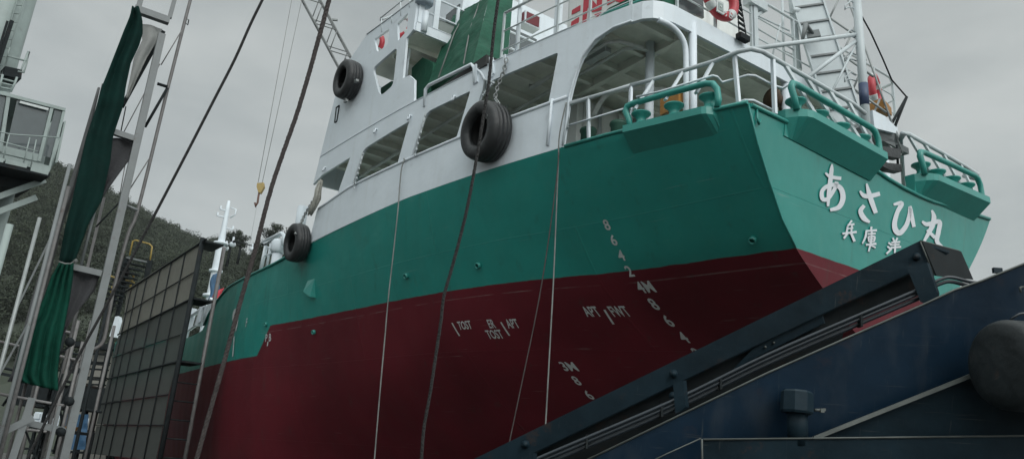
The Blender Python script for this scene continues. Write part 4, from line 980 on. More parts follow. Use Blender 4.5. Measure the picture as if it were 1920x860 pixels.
# ================================================================ blue boom in front of the stern
n_ = V((sin(rad(60)), cos(rad(60)), 0))
DB = 4.6
def B_(q, d=DB): return WD(q, d)
bo = B_((1300, 760)); bo = V((bo.x, bo.y, 0))
boom = thing('conveyor_boom', 'dark blue steel boom with pipes, rising to the right before the stern', 'boom', bo)
def plate(name, qs, m, par, org, d, ext, dirn=None):
    mb = MB(); mb.prism([WD(q, d) for q in qs], (dirn or n_) * ext); return mb.build(name, m, par, org)
plate('top_flange', [(820, 893), (1725, 451), (1744, 494), (1590, 565), (1440, 636), (1260, 722), (990, 853), (900, 896)], M['steelgrey'], boom, bo, DB, .02)
mb = MB()
f = lambda q, k: B_(q) + n_*k
mb.add([f((820, 893), .02), f((1725, 451), .02), f((1725, 451), .30), f((820, 893), .30), f((820, 897), .02), f((1725, 456), .02), f((1725, 456), .30), f((820, 897), .30)], [(0,1,2,3),(4,7,6,5),(0,4,5,1),(1,5,6,2),(2,6,7,3),(3,7,4,0)])
mb.build('top_plate', M['steelgrey'], boom, bo)
plate('back_web', [(820, 910), (1732, 475), (1748, 516), (1722, 548), (1580, 612), (1572, 645), (1440, 707), (1010, 910), (930, 940)], M['ink'], boom, bo, 4.68, .02)
mb = MB()
e0 = [f((1725, 451), .0), f((1725, 451), .31), f((1758, 522), .31), f((1758, 540), .0)]
mb.add([e0[0], B_((1798, 470), 4.9), B_((1821, 523), 4.9), B_((1752, 516))] + [p + V((.012, -.004, -.004)) for p in (e0[0], B_((1798, 470), 4.9), B_((1821, 523), 4.9), B_((1752, 516)))], [(0,1,2,3),(4,7,6,5),(0,4,5,1),(1,5,6,2),(2,6,7,3),(3,7,4,0)])
mb.build('end_plate', M['ink'], boom, bo)
mb = MB(); mb.tube([B_((1726, 453), 4.59), B_((1751, 516), 4.59)], .0045, 6); mb.tube([B_((1726, 451), 4.595), B_((1798, 470), 4.89), B_((1821, 523), 4.89)], .004, 6); mb.build('worn_edge', M['edge'], boom, bo)
mb = MB()
for dq, d, r in (((0, 0), 4.52, .0105), ((0, 8), 4.53, .0115), ((0, 17), 4.55, .013)):
    pts = [(880, 917), (1000, 862), (1260, 751), (1440, 664), (1615, 588), (1725, 541)]
    if dq[1] < 15: pts += [(1765, 523), (1786, 520), (1822, 529), (1850, 530)]
    else: pts += [(1745, 534)]
    mb.tube(crom([WD((q[0], q[1] + dq[1]), d) for q in pts]), r, 8)
    
mb.build('pipe_run', M['cable'], boom, bo)
mb = MB()
for x, y in ((1100, 817), (1240, 758), (1350, 707), (1612, 590)): mb.box(WD((x, y + 10), 4.53), (.012, .05, .08))
mb.build('pipe_clip', M['ink'], boom, bo)
mb = MB()
for qs in (((1700, 500), (1738, 492), (1757, 548), (1752, 572), (1726, 566), (1718, 545)), ((1262, 720), (1281, 712), (1286, 762), (1266, 776)), ((977, 858), (1000, 848), (1000, 875), (978, 885))):
    mb.prism([WD(q, 4.50) for q in qs], n_*.025)
mb.build('bracket', M['steelgrey'], boom, bo)
plate('slot_plate', [(1372, 694), (1410, 655), (1500, 604), (1540, 584), (1545, 605), (1420, 668)], M['steelgrey'], boom, bo, 4.63, .01)
mb = MB()
for q in ((1435, 650), (1451, 642)): mb.lathe([(.008, 0), (.008, -.01), (0, -.012)], WD(q, 4.625), rayw(q), 8)
mb.build('bolt_head', M['edge'], boom, bo)
mb = MB()
for q in ((1718, 481), (1263, 700), (985, 832), (1262, 742)): 
    c_ = WD(q, 4.595); mb.lathe([(.026, .02), (.026, 0), (.0, -.012)], c_, -rayw(q) * -1, 12); mb.lathe([(.016, -.012), (.016, -.03), (.0, -.03)], c_, rayw(q), 6)
mb.build('bolt_head', M['steelgrey'], boom, bo)
mb = MB(); p = B_((960, 905)); mb.bar((p.x, p.y + .15, 0), (p.x, p.y + .15, p.z - .05), .12, .12); p = B_((1440, 712), 4.75); mb.bar((p.x, p.y + .1, 0), (p.x, p.y + .1, p.z), .12, .12); mb.build('boom_leg', M['steelgrey'], boom, bo)

mo = WD((1650, 860), 4.4); mo = V((mo.x, mo.y, 0))
mach = thing('steel_machine', 'big dark blue steel side plate and beam with a drum in the lower right', 'machine', mo)
plate('side_plate', [(1010, 905), (1440, 699), (1590, 633), (1730, 572), (1790, 544), (1838, 528), (1920, 495), (2040, 442), (2040, 1100), (1010, 1100)], M['steel'], mach, mo, 4.42, .03)
mb = MB(); mb.tube([WD(q, 4.415) for q in ((1010, 905), (1440, 698), (1590, 632), (1730, 571), (1790, 543), (1838, 527), (1920, 494), (2040, 441))], .006, 6); mb.build('worn_edge', M['edge'], mach, mo)
0 and plate('filler_plate', [(1812, 540), (1816, 524), (1826, 520), (1850, 528), (1838, 545)], M['steelgrey'], mach, mo, 4.48, .03)
plate('web_plate', [(1530, 824), (1838, 702), (1990, 641), (1990, 824)], M['steelgrey'], mach, mo, 4.34, .03)
mb = MB(); mb.bar(WD((1526, 821), 4.32), WD((1990, 636), 4.32), .05, .022); mb.build('stiffener_bar', M['edge'], mach, mo)
plate('base_beam', [(1317, 824), (1940, 817), (2040, 816), (2040, 1250), (1322, 1250)], M['steelgrey'], mach, mo, 4.25, .08)
mb = MB(); mb.tube([WD(q, 4.245) for q in ((1319, 823), (1600, 820), (1932, 816))], .0055, 6); mb.tube([WD(q, 4.245) for q in ((1316, 822), (1317, 870), (1320, 1000))], .006, 6); mb.tube([WD(q, 4.38) for q in ((1180, 884), (1250, 850), (1314, 821))], .004, 6); mb.build('worn_edge', M['edge'], mach, mo)
mb = MB()
c_ = WD((1494, 753), 4.3); mb.lathe([(.0, .062), (.075, .062), (.086, .05), (.088, -.05), (.08, -.062), (.06, -.062)], c_, (0.06, 0, 1), 8, smooth=False)
mb.tube([WD((1495, 768), 4.3), WD((1496, 830), 4.3)], .055, 14); sp_ = mb.build('breather_post', M['steelgrey'], mach, mo)
mb = MB(); p = WD((1527, 768), 4.26); mb.tube([p, p + V((.035, 0, .003))], .008, 6); mb.box(p + V((.042, 0, 0)), (.02, .02, .022)); mb.box(p + V((.055, 0, .006)), (.012, .014, .014)); mb.build('grease_nipple', M['edge'], mach, mo)
c_ = WD((1874, 682), 4.02); ax = V((sin(rad(78)), cos(rad(78)), .02)).normalized()
mb = MB(); mb.lathe([(.0, -.01), (.15, -.008), (.205, .0), (.224, .016), (.234, .045), (.236, .12), (.236, .20), (.242, .202), (.242, .225), (.236, .227), (.234, .9), (.0, .9)], c_, ax, 48); dr = mb.build('drum', mat('scuffed_drum_paint', (.016, .021, .023), .5, var=.45, vscale=5, bump=.2, bscale=9, rust=.5, rust_scale=5, spec=.35), mach, mo)
mb = MB(); mb.tube([WD((1895, 598), 3.95), WD((1912, 588), 3.95), WD((1945, 584), 3.95)], .006, 6); mb.build('drum_hose', M['cable'], mach, mo)
mb = MB(); p = WD((1914, 548), 4.38); mb.tube([p, p + V((0, 0, .03)), p + V((.02, 0, .035))], .006, 6); mb.build('edge_hook', M['edge'], mach, mo)
mb = MB(); p = WD((1870, 507), 4.43); mb.box(p, (.05, .02, .03)); mb.build('edge_lug', M['steelgrey'], mach, mo)
mb = MB(); p = WD((1500, 1250), 4.3); mb.box((p.x + .4, p.y + .05, .15), (2.2, .3, .3)); mb.build('base_foot', M['steelgrey'], mach, mo)

# ================================================================ scaffold tower on the left
def plane(q, P0, n): r = rayw(q); return EYE_W + r * ((P0 - EYE_W).dot(n) / r.dot(n))
PA = WY((219, 430), 9.0)
def TP(q, off=0.0): return plane(q, PA + bv * off, bv)
to = V((PA.x, PA.y, 0))
tower = thing('scaffold_tower', 'tall grey steel scaffold tower carrying the green and dark sheets on the left', 'scaffold', to)
def tb(name, segs, m, off=0.0):
    for a_, b_, w1, w2 in segs:
        mb = MB(); mb.bar(TP(a_, off), TP(b_, off), w1, w2, bv); mb.build(name, m, tower, to)
def vert(q, off, y0, r, name, m, sq=None, base=0.0):
    p = TP(q, off); t = TP((q[0], y0), off)
    mb = MB()
    if sq: mb.box((p.x, p.y, (t.z + base)/2), (sq, sq, t.z - base), Matrix.Rotation(SHIP_R, 3, 'Z'))
    else: mb.tube([(p.x, p.y, base), (p.x, p.y, t.z)], r, 10)
    return mb.build(name, m, tower, to)
vert((219, 430), 0, 36, 0, 'main_post', M['grey'], .085)
tb('cross_beam', [((317, 40), (252, 17), .09, .09), ((256, 262), (214, 248), .07, .07), ((190, 513), (135, 500), .07, .07), ((122, 808), (42, 790), .06, .1)], M['grey'])
tb('upper_leg', [((258, 22), (270, -25), .06, .06), ((318, 34), (334, -25), .05, .05)], M['grey'])
mb = MB(); mb.tube(crom([TP(q, .12) for q in ((372, -50), (357, 0), (316, 160), (297, 238), (258, 395), (240, 440), (216, 530), (204, 590), (197, 628), (190, 645), (176, 654), (165, 656))], 4), .021, 8); mb.build('side_pipe', M['pipe'], tower, to)
mb = MB(); mb.tube([TP(q, .12) for q in ((349, 35), (354, 38), (352, 47), (348, 44))], .008, 5, closed=True); mb.build('pipe_eye', M['ink'], tower, to)
for a_, b_, r, m in (((295, 157), (314, 163), .02, 'ink'), ((237, 385), (258, 394), .018, 'grey'), ((341, 57), (302, 122), .007, 'pipe'), ((314, 165), (272, 238), .018, 'ink'), ((280, 297), (240, 360), .007, 'pipe'), ((283, 125), (262, 215), .006, 'pipe'), ((300, 120), (232, 248), .006, 'pipe'), ((236, 200), (226, 250), .008, 'ink'), ((228, 375), (180, 425), .010, 'ink'), ((183, 372), (152, 496), .02, 'grey'), ((236, 300), (225, 364), .006, 'pipe')):
    mb = MB(); mb.tube([TP(a_, .05), TP(b_, .05)], r, 6); mb.build('tie_bar', M[m], tower, to)
for q, y0, r, off, m in (((45, 520), 402, .02, -.7, 'galv'), ((100, 430), 300, .02, -.5, 'grey'), ((66, 560), 300, .016, -.35, 'grey'), ((42, 690), 330, .02, -.25, 'pipe'), ((150, 560), 360, .018, .5, 'pipe'), ((95, 600), 420, .016, .4, 'pipe'), ((5, 470), 418, .035, -1.0, 'crane')):
    vert(q, off, y0, r, 'upright_pipe', M[m])
tb('diagonal_brace', [((110, 415), (20, 600), .02, .02), ((62, 590), (0, 700), .02, .02), ((0, 812), (62, 782), .07, .07), ((60, 745), (22, 862), .07, .05), ((112, 760), (88, 862), .03, .03)], M['grey'], -.2)
tb('dark_brace', [((140, 640), (105, 670), .02, .02), ((118, 700), (60, 862), .02, .02), ((95, 640), (40, 700), .02, .02), ((70, 862), (45, 800), .02, .02)], M['ink'], .1)
mb = MB()
for q in ((131, 641), (130, 752), (114, 809)): mb.lathe([(0, -.03), (.05, -.02), (.05, .03), (0, .04)], TP(q, -.06), V((.3, -1, .1)), 10)
mb.build('clamp', M['ink'], tower, to)
mb = MB(); a_, b_ = TP((122, 806)), TP((45, 790)); mb.hexa([p + V((0, 0, dz)) + k for dz, ps in ((0, 0), (.03, 0)) for p, k in ((a_, V((0, 0, 0))), (b_, V((0, 0, 0))), (b_, bv*.9), (a_, bv*.9))]); mb.build('work_platform', M['grey'], tower, to)
M['netgrey'] = mat('weathered_grey_sheet', (.085, .088, .09), .85, var=.25, vscale=6)
# sheets hung on the tower
def sheet(name, left, right, m, off, lab, cat, folds=5, amp=.06, nv=40, nu=22, seed=1.0, wr=.02):
    Lp = [TP(q, off) for q in left]; Rp = [TP(q, off) for q in right]; mb = MB(); vs = []
    def along(P, t):
        ln = [0]
        for i in range(1, len(P)): ln.append(ln[-1] + (P[i]-P[i-1]).length)
        s = t*ln[-1]
        for i in range(1, len(P)):
            if s <= ln[i] + 1e-9: return P[i-1].lerp(P[i], (s-ln[i-1])/max(1e-9, ln[i]-ln[i-1]))
        return P[-1]
    for j in range(nv+1):
        for i in range(nu+1):
            t, u = j/nv, i/nu; p = along(Lp, t).lerp(along(Rp, t), u)
            k = sin(u*folds*2*pi + 1.4*sin(t*3.1 + seed))*amp*(.5 + .5*sin(3*t+seed)**2) + noise.noise(p*3 + V((seed, 0, 0)))*wr
            vs.append(p - bv*k)
    mb.add(vs, [(j*(nu+1)+i, j*(nu+1)+i+1, (j+1)*(nu+1)+i+1, (j+1)*(nu+1)+i) for j in range(nv) for i in range(nu)], True)
    org = along(Lp, 1.0); o = mb.build(name, m, None, org, fix=False); place(o, org)
    md = o.modifiers.new('thick', 'SOLIDIFY'); md.thickness = .008; return tag(o, lab, cat)
dkt = mat('dark_green_tarpaulin', (.004, .021, .018), .85, spec=.1, var=.25, vscale=4, bump=.45, bscale=6)
dkt2 = mat('mid_green_tarpaulin', (.005, .050, .034), .85, spec=.1, var=.25, vscale=4, bump=.45, bscale=6)
sheet('green_curtain', ((247, 14), (243, 32), (231, 60), (200, 140), (190, 165), (178, 210), (161, 260), (136, 375), (122, 430), (111, 492)), ((262, 14), (268, 36), (269, 60), (262, 84), (246, 118), (237, 160), (231, 200), (212, 255), (207, 300), (191, 375), (165, 420), (147, 470), (139, 492)), dkt, -.12, 'long dark green curtain tied along the scaffold tower', 'curtain', 1.6, .035, 60, 26, 1.0)
sheet('green_curtain', ((111, 493), (96, 520), (82, 560), (65, 595), (54, 605), (39, 650), (27, 700), (40, 716)), ((138, 493), (136, 520), (130, 560), (122, 600), (112, 650), (107, 700), (108, 732)), dkt2, -.16, 'short bright green curtain gathered at its top, hanging at the foot of the long curtain', 'curtain', 3.6, .035, 40, 34, 2.2)
mb = MB(); mb.tube([TP(q, -.3) for q in ((110, 490), (122, 494), (132, 494), (140, 489))], .008, 6); mb.lathe([(0, -.03), (.03, 0), (0, .03)], TP((142, 489), -.3), (0, 0, 1), 8); o = wthing_mesh(mb, 'tie_cord', M['palerope'], TP((125, 494), -.3), 'pale cord tied round the top of the short green curtain', 'cord')
sheet('mesh_sheet', ((192, 158), (178, 215), (150, 345), (118, 470), (90, 560), (50, 650), (15, 715)), ((202, 165), (194, 215), (168, 345), (142, 470), (122, 560), (80, 650), (40, 715)), M['net'], .05, 'dark grey mesh sheet running down the left side of the green curtain', 'mesh sheet', 1.5, .05, 40, 14, .4)
sheet('mesh_sheet', ((184, 165), (165, 230), (130, 350), (100, 430), (60, 560), (22, 700)), ((188, 165), (172, 235), (142, 350), (115, 430), (84, 560), (48, 700)), M['netgrey'], .25, 'weathered grey strip of sheeting left of the dark mesh', 'mesh sheet', 1.0, .03, 30, 8, 3.4)
sheet('mesh_sheet', ((206, 258), (196, 300), (180, 365), (168, 400)), ((253, 264), (243, 300), (205, 350), (172, 400)), M['net'], .06, 'dark mesh sheet under the second cross beam right of the curtain', 'mesh sheet', 1.2, .03, 24, 14, 5.4)
sheet('mesh_sheet', ((136, 506), (128, 560), (112, 600), (108, 640)), ((187, 515), (176, 545), (140, 590), (112, 640)), M['net'], .06, 'dark mesh sheet under the third cross beam beside the short curtain', 'mesh sheet', 1.2, .03, 24, 14, 7.4)
def netmat(name, col, a):
    m = mat(name, col, .8, var=.15, vscale=6); nt = m.node_tree; N, L = nt.nodes, nt.links
    t = N.new('ShaderNodeBsdfTransparent'); x = N.new('ShaderNodeMixShader'); x.inputs['Fac'].default_value = a
    L.new(t.outputs['BSDF'], x.inputs[1]); L.new(N['Principled BSDF'].outputs['BSDF'], x.inputs[2]); L.new(x.outputs['Shader'], N['Material Output'].inputs['Surface']); return m
sheet('mesh_sheet', ((262, 44), (268, 74), (252, 108), (244, 150), (236, 185)), ((305, 54), (296, 74), (276, 108), (256, 150), (240, 185)), netmat('pale_net', (.30, .31, .30), .72), .1, 'thin pale see-through net below the top beam of the tower', 'mesh sheet', 1.0, .03, 24, 14, 4.0)
mb = MB(); mb.bar(TP((305, 62), .3), TP((230, 198), .3), .05, .14, bv); wthing_mesh(mb, 'scaffold_plank', M['ink'], TP((230, 198), .3), 'dark plank leaning inside the scaffold tower below the top beam', 'plank')

# ================================================================ screened scaffold beside the ship's bow
sv_ = V((-sin(rad(38.4)), cos(rad(38.4)), 0)); nsv = V((cos(rad(38.4)), sin(rad(38.4)), 0))
PR = Wd(PY((343, 640), 5.75))
def SP(q, off=0.0): return plane(q, PR + nsv * off, nsv)
so = V((PR.x, PR.y, 0))
scr = thing('screened_scaffold', 'scaffold bay faced with framed dark mesh screens standing against the forward hull', 'scaffold', so)
tops = [(387, 448), (233, 548)]
pans = [[(378, 452), (238, 542), (233, 587), (366, 508)], [(366, 509), (233, 589), (222, 626), (355, 560)], [(354, 563), (222, 629), (211, 668), (344, 624)], [(343, 627), (211, 671), (203, 708), (333, 675)], [(332, 679), (202, 712), (190, 755), (316, 737)], [(315, 741), (190, 758), (181, 794), (306, 795)], [(305, 798), (181, 798), (170, 850), (292, 862)]]
scn = netmat('screen_mesh_skylit', (.19, .187, .162), .72); scl = netmat('screen_mesh_lower', (.062, .070, .065), .78)  # upper mesh colour lightened for sky light coming through
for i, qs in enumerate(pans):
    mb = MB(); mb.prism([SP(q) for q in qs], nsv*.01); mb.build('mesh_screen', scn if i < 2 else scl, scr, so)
fr = [((387, 448), (233, 548)), ((367, 508), (233, 588)), ((356, 561), (221, 627)), ((344, 625), (211, 670)), ((333, 677), (202, 710)), ((315, 739), (189, 757)), ((308, 796), (180, 796))]
for i, (a_, b_) in enumerate(fr):
    mb = MB(); mb.tube([SP(a_, -.03), SP(b_, -.03)], .027 if i in (0, 2, 4) else .017, 6); mb.build('ledger_pipe', M['ink'], scr, so)
for q in ((348, 600), (322, 600), (299, 600), (276, 620), (254, 620), (235, 640), (222, 650)):
    p = SP(q, -.03); t = SP((q[0], 470), -.03); mb = MB()
    x0 = q[0]; ytop = 448 + (387-(x0 + .19*(600-480)))*.65
    zt_ = SP((x0 + .2*(q[1]-ytop), ytop), -.03).z
    mb.tube([(p.x, p.y, 0), (p.x, p.y, zt_)], .019, 6); mb.build('screen_upright', M['ink'], scr, so)
for q, off, m, yt, r in (((343, 640), 0, 'ink', 446, .06), ((330, 700), -.05, 'ink', 446, .05), ((383, 640), 1.05, 'pipe', 452, .05)):
    p = SP((343, 640), -.02) if off == 0 else (SP(q, -.02) if off < 0 else PR + nsv*.58)
    zt_ = SP((383, yt)).z
    mb = MB(); mb.tube([(p.x, p.y, 0), (p.x, p.y, zt_)], r, 8); mb.build('corner_post', M[m], scr, so)
pz = [SP((385, 452)).z, SP((356, 562)).z, SP((333, 678)).z]
for z in pz:
    mb = MB(); c_ = PR + nsv*.24 + sv_*.2; mb.box((c_.x, c_.y, z), (.48, .9, .045), Matrix.Rotation(rad(38.4), 3, 'Z')); mb.build('scaffold_plank', M['ink'], scr, so)
for k in range(6):
    z = pz[2] - .45*k - .5
    mb = MB(); mb.tube([PR + nsv*.02 + V((0, 0, z - PR.z)), PR + nsv*.58 + V((0, 0, z - PR.z))], .02, 6); mb.build('ladder_rung', M['ink'], scr, so)

# ================================================================ stairs and yard building behind
o_ = WY((250, 560), 34); o_ = V((o_.x, o_.y, 0))
def SW(q, d=34): return WY(q, d)
st = thing('yard_stair', 'outdoor steel stair with yellow top rails rising before the wooded hill', 'stair', o_)
for i in range(11):
    t = i/10; a_ = SW((240 - 34*t, 484 + 92*t)); b_ = SW((277 - 34*t, 492 + 90*t))
    mb = MB(); mb.bar(a_ + V((0, -i*.12, 0)), b_ + V((0, -i*.12, 0)), .34, .06); mb.build('tread', M['grey'] if i == 0 else M['ink'], st, o_)
mb = MB(); mb.bar(SW((281, 488)), SW((262, 590)), .1, .22); mb.bar(SW((238, 484)), SW((200, 600)), .1, .22); mb.build('stringer', M['ink'], st, o_)
mb = MB(); mb.tube([SW(q) for q in ((243, 478), (249, 452), (254, 450), (280, 457), (285, 462), (281, 490))], .035, 6); mb.tube([SW((233, 475)), SW((236, 455))], .035, 6); mb.build('yellow_rail', M['yellow'], st, o_)
mb = MB(); mb.tube([SW((252, 512)), SW((240, 550))], .05, 6); mb.tube([SW((236, 525)), SW((252, 530))], .05, 6); mb.tube([SW((200, 515)), SW((218, 521))], .04, 6); mb.tube([SW((198, 531)), SW((216, 535))], .04, 6); mb.tube([SW((212, 531)), SW((207, 550))], .04, 6); mb.tube([SW((193, 549)), SW((214, 553))], .04, 6); mb.build('landing_rail', M['yellow'], st, o_)
for q in ((236, 500), (276, 500)):
    p = SW(q); mb = MB(); mb.tube([(p.x, p.y + .2, 0), (p.x, p.y + .2, p.z)], .1, 8); mb.build('stair_leg', M['ink'], st, o_)
o_ = WY((150, 760), 40); o_ = V((o_.x, o_.y, 0))
off = thing('yard_office', 'pale low yard building seen between the scaffold pipes at the lower left', 'building', o_)
pl = WY((128, 760), 40); pr = WY((235, 760), 40); zt_ = WY((180, 655), 40).z
mb = MB(); mb.box(((pl.x + pr.x)/2, 42, zt_/2), (pr.x - pl.x, 4, zt_)); mb.build('wall', M['wallpale'], off, o_)
mb = MB(); mb.box(((pl.x + pr.x)/2, 41.8, zt_ + .15), (pr.x - pl.x + .6, 5, .25)); mb.build('roof', M['ink'], off, o_)
for q in ((150, 685),):
    p = WY(q, 39.95); mb = MB(); mb.box((p.x, 39.97, p.z), (1.0, .08, .8)); w_ = mb.build('window', M['ink'], off, o_); mb = MB(); mb.box((p.x, 39.92, p.z), (.85, .03, .65)); mb.build('pane', M['glass'], w_, None); 
mb = MB(); pa_, pb_ = WY((40, 716), 33), WY((215, 716), 33); pc_ = WY((100, 764), 33)
mb.box(((pa_.x + pb_.x)/2, 34, (pa_.z + pc_.z)/2), (pb_.x - pa_.x, 2.4, pa_.z - pc_.z)); can = thing('dark_band', 'dark box filling the black band under the open steps, behind the tower foot', 'canopy', ((pa_.x + pb_.x)/2, 34, 0)); mb.build('dark_band_box', M['ink'], can, V(can.location))  # dark box filling the black band below the steps
for x in (pa_.x + .3, (pa_.x + pb_.x)/2, pb_.x - .3): mb = MB(); mb.box((x, 34.9, pc_.z/2), (.2, .2, pc_.z)); mb.build('dark_band_post', M['ink'], can, V(can.location))
# older scaffold standing behind the tower
ro = WY((60, 700), 15); ro = V((ro.x, ro.y, 0)); rs_ = thing('rear_scaffold', 'tangle of dark weathered scaffold pipes behind the foot of the curtain tower', 'scaffold', ro)
rr_ = random.Random(4)
def RP(q, o=0.0): return plane(q, WY((60, 700), 15) + bv*o, (bv*.8 + pv*-.6).normalized())
for k, (x, y0, r) in enumerate(((8, 470, .035), (28, 560, .03), (52, 590, .03), (78, 560, .035), (100, 600, .03), (126, 600, .035), (150, 570, .03), (172, 610, .03), (118, 640, .03), (90, 660, .025))):
    p = RP((x, 800), k % 2*.9); t = RP((x + 40, y0), k % 2*.9); mb = MB(); mb.tube([(p.x, p.y, 0), (p.x, p.y, t.z)], r, 8); mb.build('upright_pipe', M['pipe'] if k % 3 else M['ink'], rs_, ro)
for k, (q, q2) in enumerate((((0, 640), (150, 676)), ((10, 690), (190, 728)), ((0, 738), (120, 760)), ((60, 752), (190, 772)), ((0, 800), (120, 812)), ((95, 655), (170, 668)), ((70, 610), (140, 625)))):
    mb = MB(); mb.tube([RP(q, .9*(k % 2)), RP(q2, .9*(k % 2))], .028, 6); mb.build('ledger_pipe', M['ink'] if k % 2 else M['pipe'], rs_, ro)
for k, (q, q2) in enumerate((((5, 760), (90, 640)), ((60, 850), (150, 690)), ((100, 850), (140, 700)), ((130, 850), (95, 690)), ((150, 700), (120, 850)), ((30, 850), (70, 720)))):
    mb = MB(); mb.tube([RP(q, .4), RP(q2, .4)], .024, 6); mb.build('diagonal_brace', M['ink'], rs_, ro)
for k, (q, q2) in enumerate((((5, 700), (110, 722)), ((70, 800), (150, 812)))):
    mb = MB(); mb.bar(RP(q, .5), RP(q2, .5), .7, .05); mb.build('scaffold_plank', M['ink'], rs_, ro)
mb = MB(); q = RP((92, 808), .5); mb.prism([q, q + V((.35, 0, .03)), q + V((.4, 0, .12)), q + V((.1, 0, .1))], (0, .3, 0)); o = wthing_mesh(mb, 'orange_bag', M['orange'], q, 'small orange bag lying on a plank at the foot of the scaffold', 'bag')
o2 = WY((180, 690), 36); o2 = V((o2.x, o2.y, 0))
s2 = thing('open_stair', 'dark open flight of steps in front of the pale yard building', 'stair', o2)
for i in range(9):
    y = 652 + i*9.5 + (6 if i % 3 == 2 else 0); a_ = WY((157 - i*1.6, y), 36); b_ = WY((209 - i*1.8, y + 3), 36)
    mb = MB(); mb.bar(a_, b_, .25, .06); mb.build('tread', M['ink'], s2, o2)
mb = MB(); mb.bar(WY((210, 645), 36), WY((190, 735), 36), .08, .12); mb.bar(WY((166, 645), 36), WY((146, 735), 36), .08, .12); mb.build('stringer', M['ink'], s2, o2)
for q in ((205, 640), (160, 640)):
    p = WY(q, 36.2); mb = MB(); mb.tube([(p.x, p.y, 0), (p.x, p.y, p.z)], .06, 8); mb.build('stair_post', M['ink'], s2, o2)
mb = MB(); p0 = WY((215, 625), 33); mb.prism([WY(q, 33) for q in ((205, 630), (216, 593), (222, 592), (224, 603), (218, 632))], (0, .3, 0)); o = wthing_mesh(mb, 'white_board', M['white'], p0, 'white board standing behind the upper left corner of the mesh screens', 'board')
c0 = WY((144, 808), 30); mb = MB(); mb.add(*cloth_patch([WY(q, 30) for q in ((118, 842), (160, 842), (166, 776), (124, 776))], 12, 12, .12, 1.5, 3)); o = mb.build('blue_sheet', M['bluesheet'], None, c0, fix=False); place(o, c0); o.modifiers.new('t', 'SOLIDIFY').thickness = .02; tag(o, 'blue plastic sheet hung at the foot of the yard building', 'sheet')
for k, (q, sx) in enumerate((((70, 779), .22), ((98, 783), .45), ((142, 783), .5), ((152, 790), .45))):  # white boxes stand in for the row of light window strips
    c0 = WY(q, 31); mb = MB(); mb.box((0, 0, 0), (sx, .1, .2)); mb.box((0, 0, -.26), (sx, .1, .2)); mb.box((0, .06, -.13), (sx+.06, .02, .56)); o = mb.build('window_strip_box', M['white'], None); place(o, c0); tag(o, ('small white box for the window strip lowest left under the scaffold platform', 'white box for the window strip second from left behind the scaffold posts', 'white box for the window strip third from left right of the main post', 'white box for the window strip furthest right above the blue sheet')[k], 'window strip', 'white boxes for light window strips at the yard building')
# rack that carries them
mb = MB(); a_, b_ = WY((60, 800), 31.1), WY((170, 806), 31.1)
for z in (a_.z, a_.z - .8): mb.box(((a_.x + b_.x)/2, 31.2, z), (b_.x - a_.x, .5, .08))
for x in (a_.x, (a_.x + b_.x)/2, b_.x): mb.box((x, 31.35, .9), (.1, .1, 1.9))
wthing_mesh(mb, 'storage_rack', M['ink'], V((a_.x, 31.2, 0)), 'low dark storage rack in front of the yard building', 'rack')

# ================================================================ pale green jib crane at the left edge
u45, w45 = V((sin(rad(45)), cos(rad(45)), 0)), V((-cos(rad(45)), sin(rad(45)), 0))
PC = WY((70, 260), 21)
def CP(q, off=0.0): return plane(q, PC + w45 * off, w45)
co = V((PC.x, PC.y, 0))
cr = thing('jib_crane', 'pale green crane with a glazed cab and ladder at the left edge', 'crane', co)
def cpart(name, qs, m, off=0.0, th=.1, par=None):
    mb = MB(); mb.prism([CP(q, off) for q in qs], w45*th); return mb.build(name, m, par or cr, co if par is None else None)
cpart('cab_floor', [(-40, 278), (97, 312), (93, 322), (-42, 290)], M['crane'], -.05, 1.8)
cpart('cab_roof', [(-25, 164), (124, 203), (122, 208), (-27, 170)], M['crane'], -.05, 1.8)
cpart('cab_back', [(-25, 170), (122, 208), (97, 312), (-40, 280)], M['crane'], 1.7, .05)
for qs in (((-24, 168), (-18, 169), (-36, 282), (-42, 280)), ((13, 178), (20, 180), (4, 285), (-3, 283)), ((95, 199), (101, 201), (76, 303), (70, 301)), ((118, 206), (123, 208), (98, 312), (92, 311))):
    cpart('cab_post', qs, M['crane'], -.03, .08)
cpart('cab_window', [(32, 187), (93, 203), (72, 290), (12, 276)], M['glass'], .02, .02)
cpart('cab_window', [(103, 203), (117, 207), (96, 296), (82, 292)], M['glass'], .02, .02)
cpart('cab_window', [(-16, 174), (11, 181), (-6, 276), (-32, 270)], M['glass'], .02, .02)
cpart('cab_panel', [(-32, 264), (78, 290), (73, 303), (-36, 278)], M['crane'], -.01, .03)
cpart('sun_visor', [(38, 189), (92, 203), (90, 207), (37, 193)], M['mark'], -.08, .04)
mb = MB()
mb.prism([CP((124, 226)), CP((120, 228)), CP((103, 305)), CP((108, 304))], w45*1.2)
mb.build('cab_side_panel', M['crane'], cr, co)
mb = MB()
for dy in (0, 18): mb.tube([CP((-30, 240+dy), -.5), CP((20, 252+dy), -.5), CP((112, 258+dy), -.5) if dy == 0 else CP((70, 266+dy), -.5)], .02, 6)
for q, q2 in (((18, 250), (6, 298)), ((56, 258), (44, 306)), ((68, 262), (58, 312)), ((112, 258), (96, 316))): mb.tube([CP(q, -.5), CP(q2, -.5)], .018, 6)
mb.build('cab_handrail', M['crane'], cr, co)
cpart('cab_deck', [(-45, 292), (95, 326), (92, 332), (-46, 300)], M['ink'], -.5, 2.2)
for qs in (((-20, 291), (8, 297), (6, 305), (-22, 299)), ((12, 298), (52, 307), (50, 315), (10, 306)), ((60, 308), (94, 316), (90, 328), (57, 320))): cpart('deck_beam', qs, M['crane'], -.52, .1)
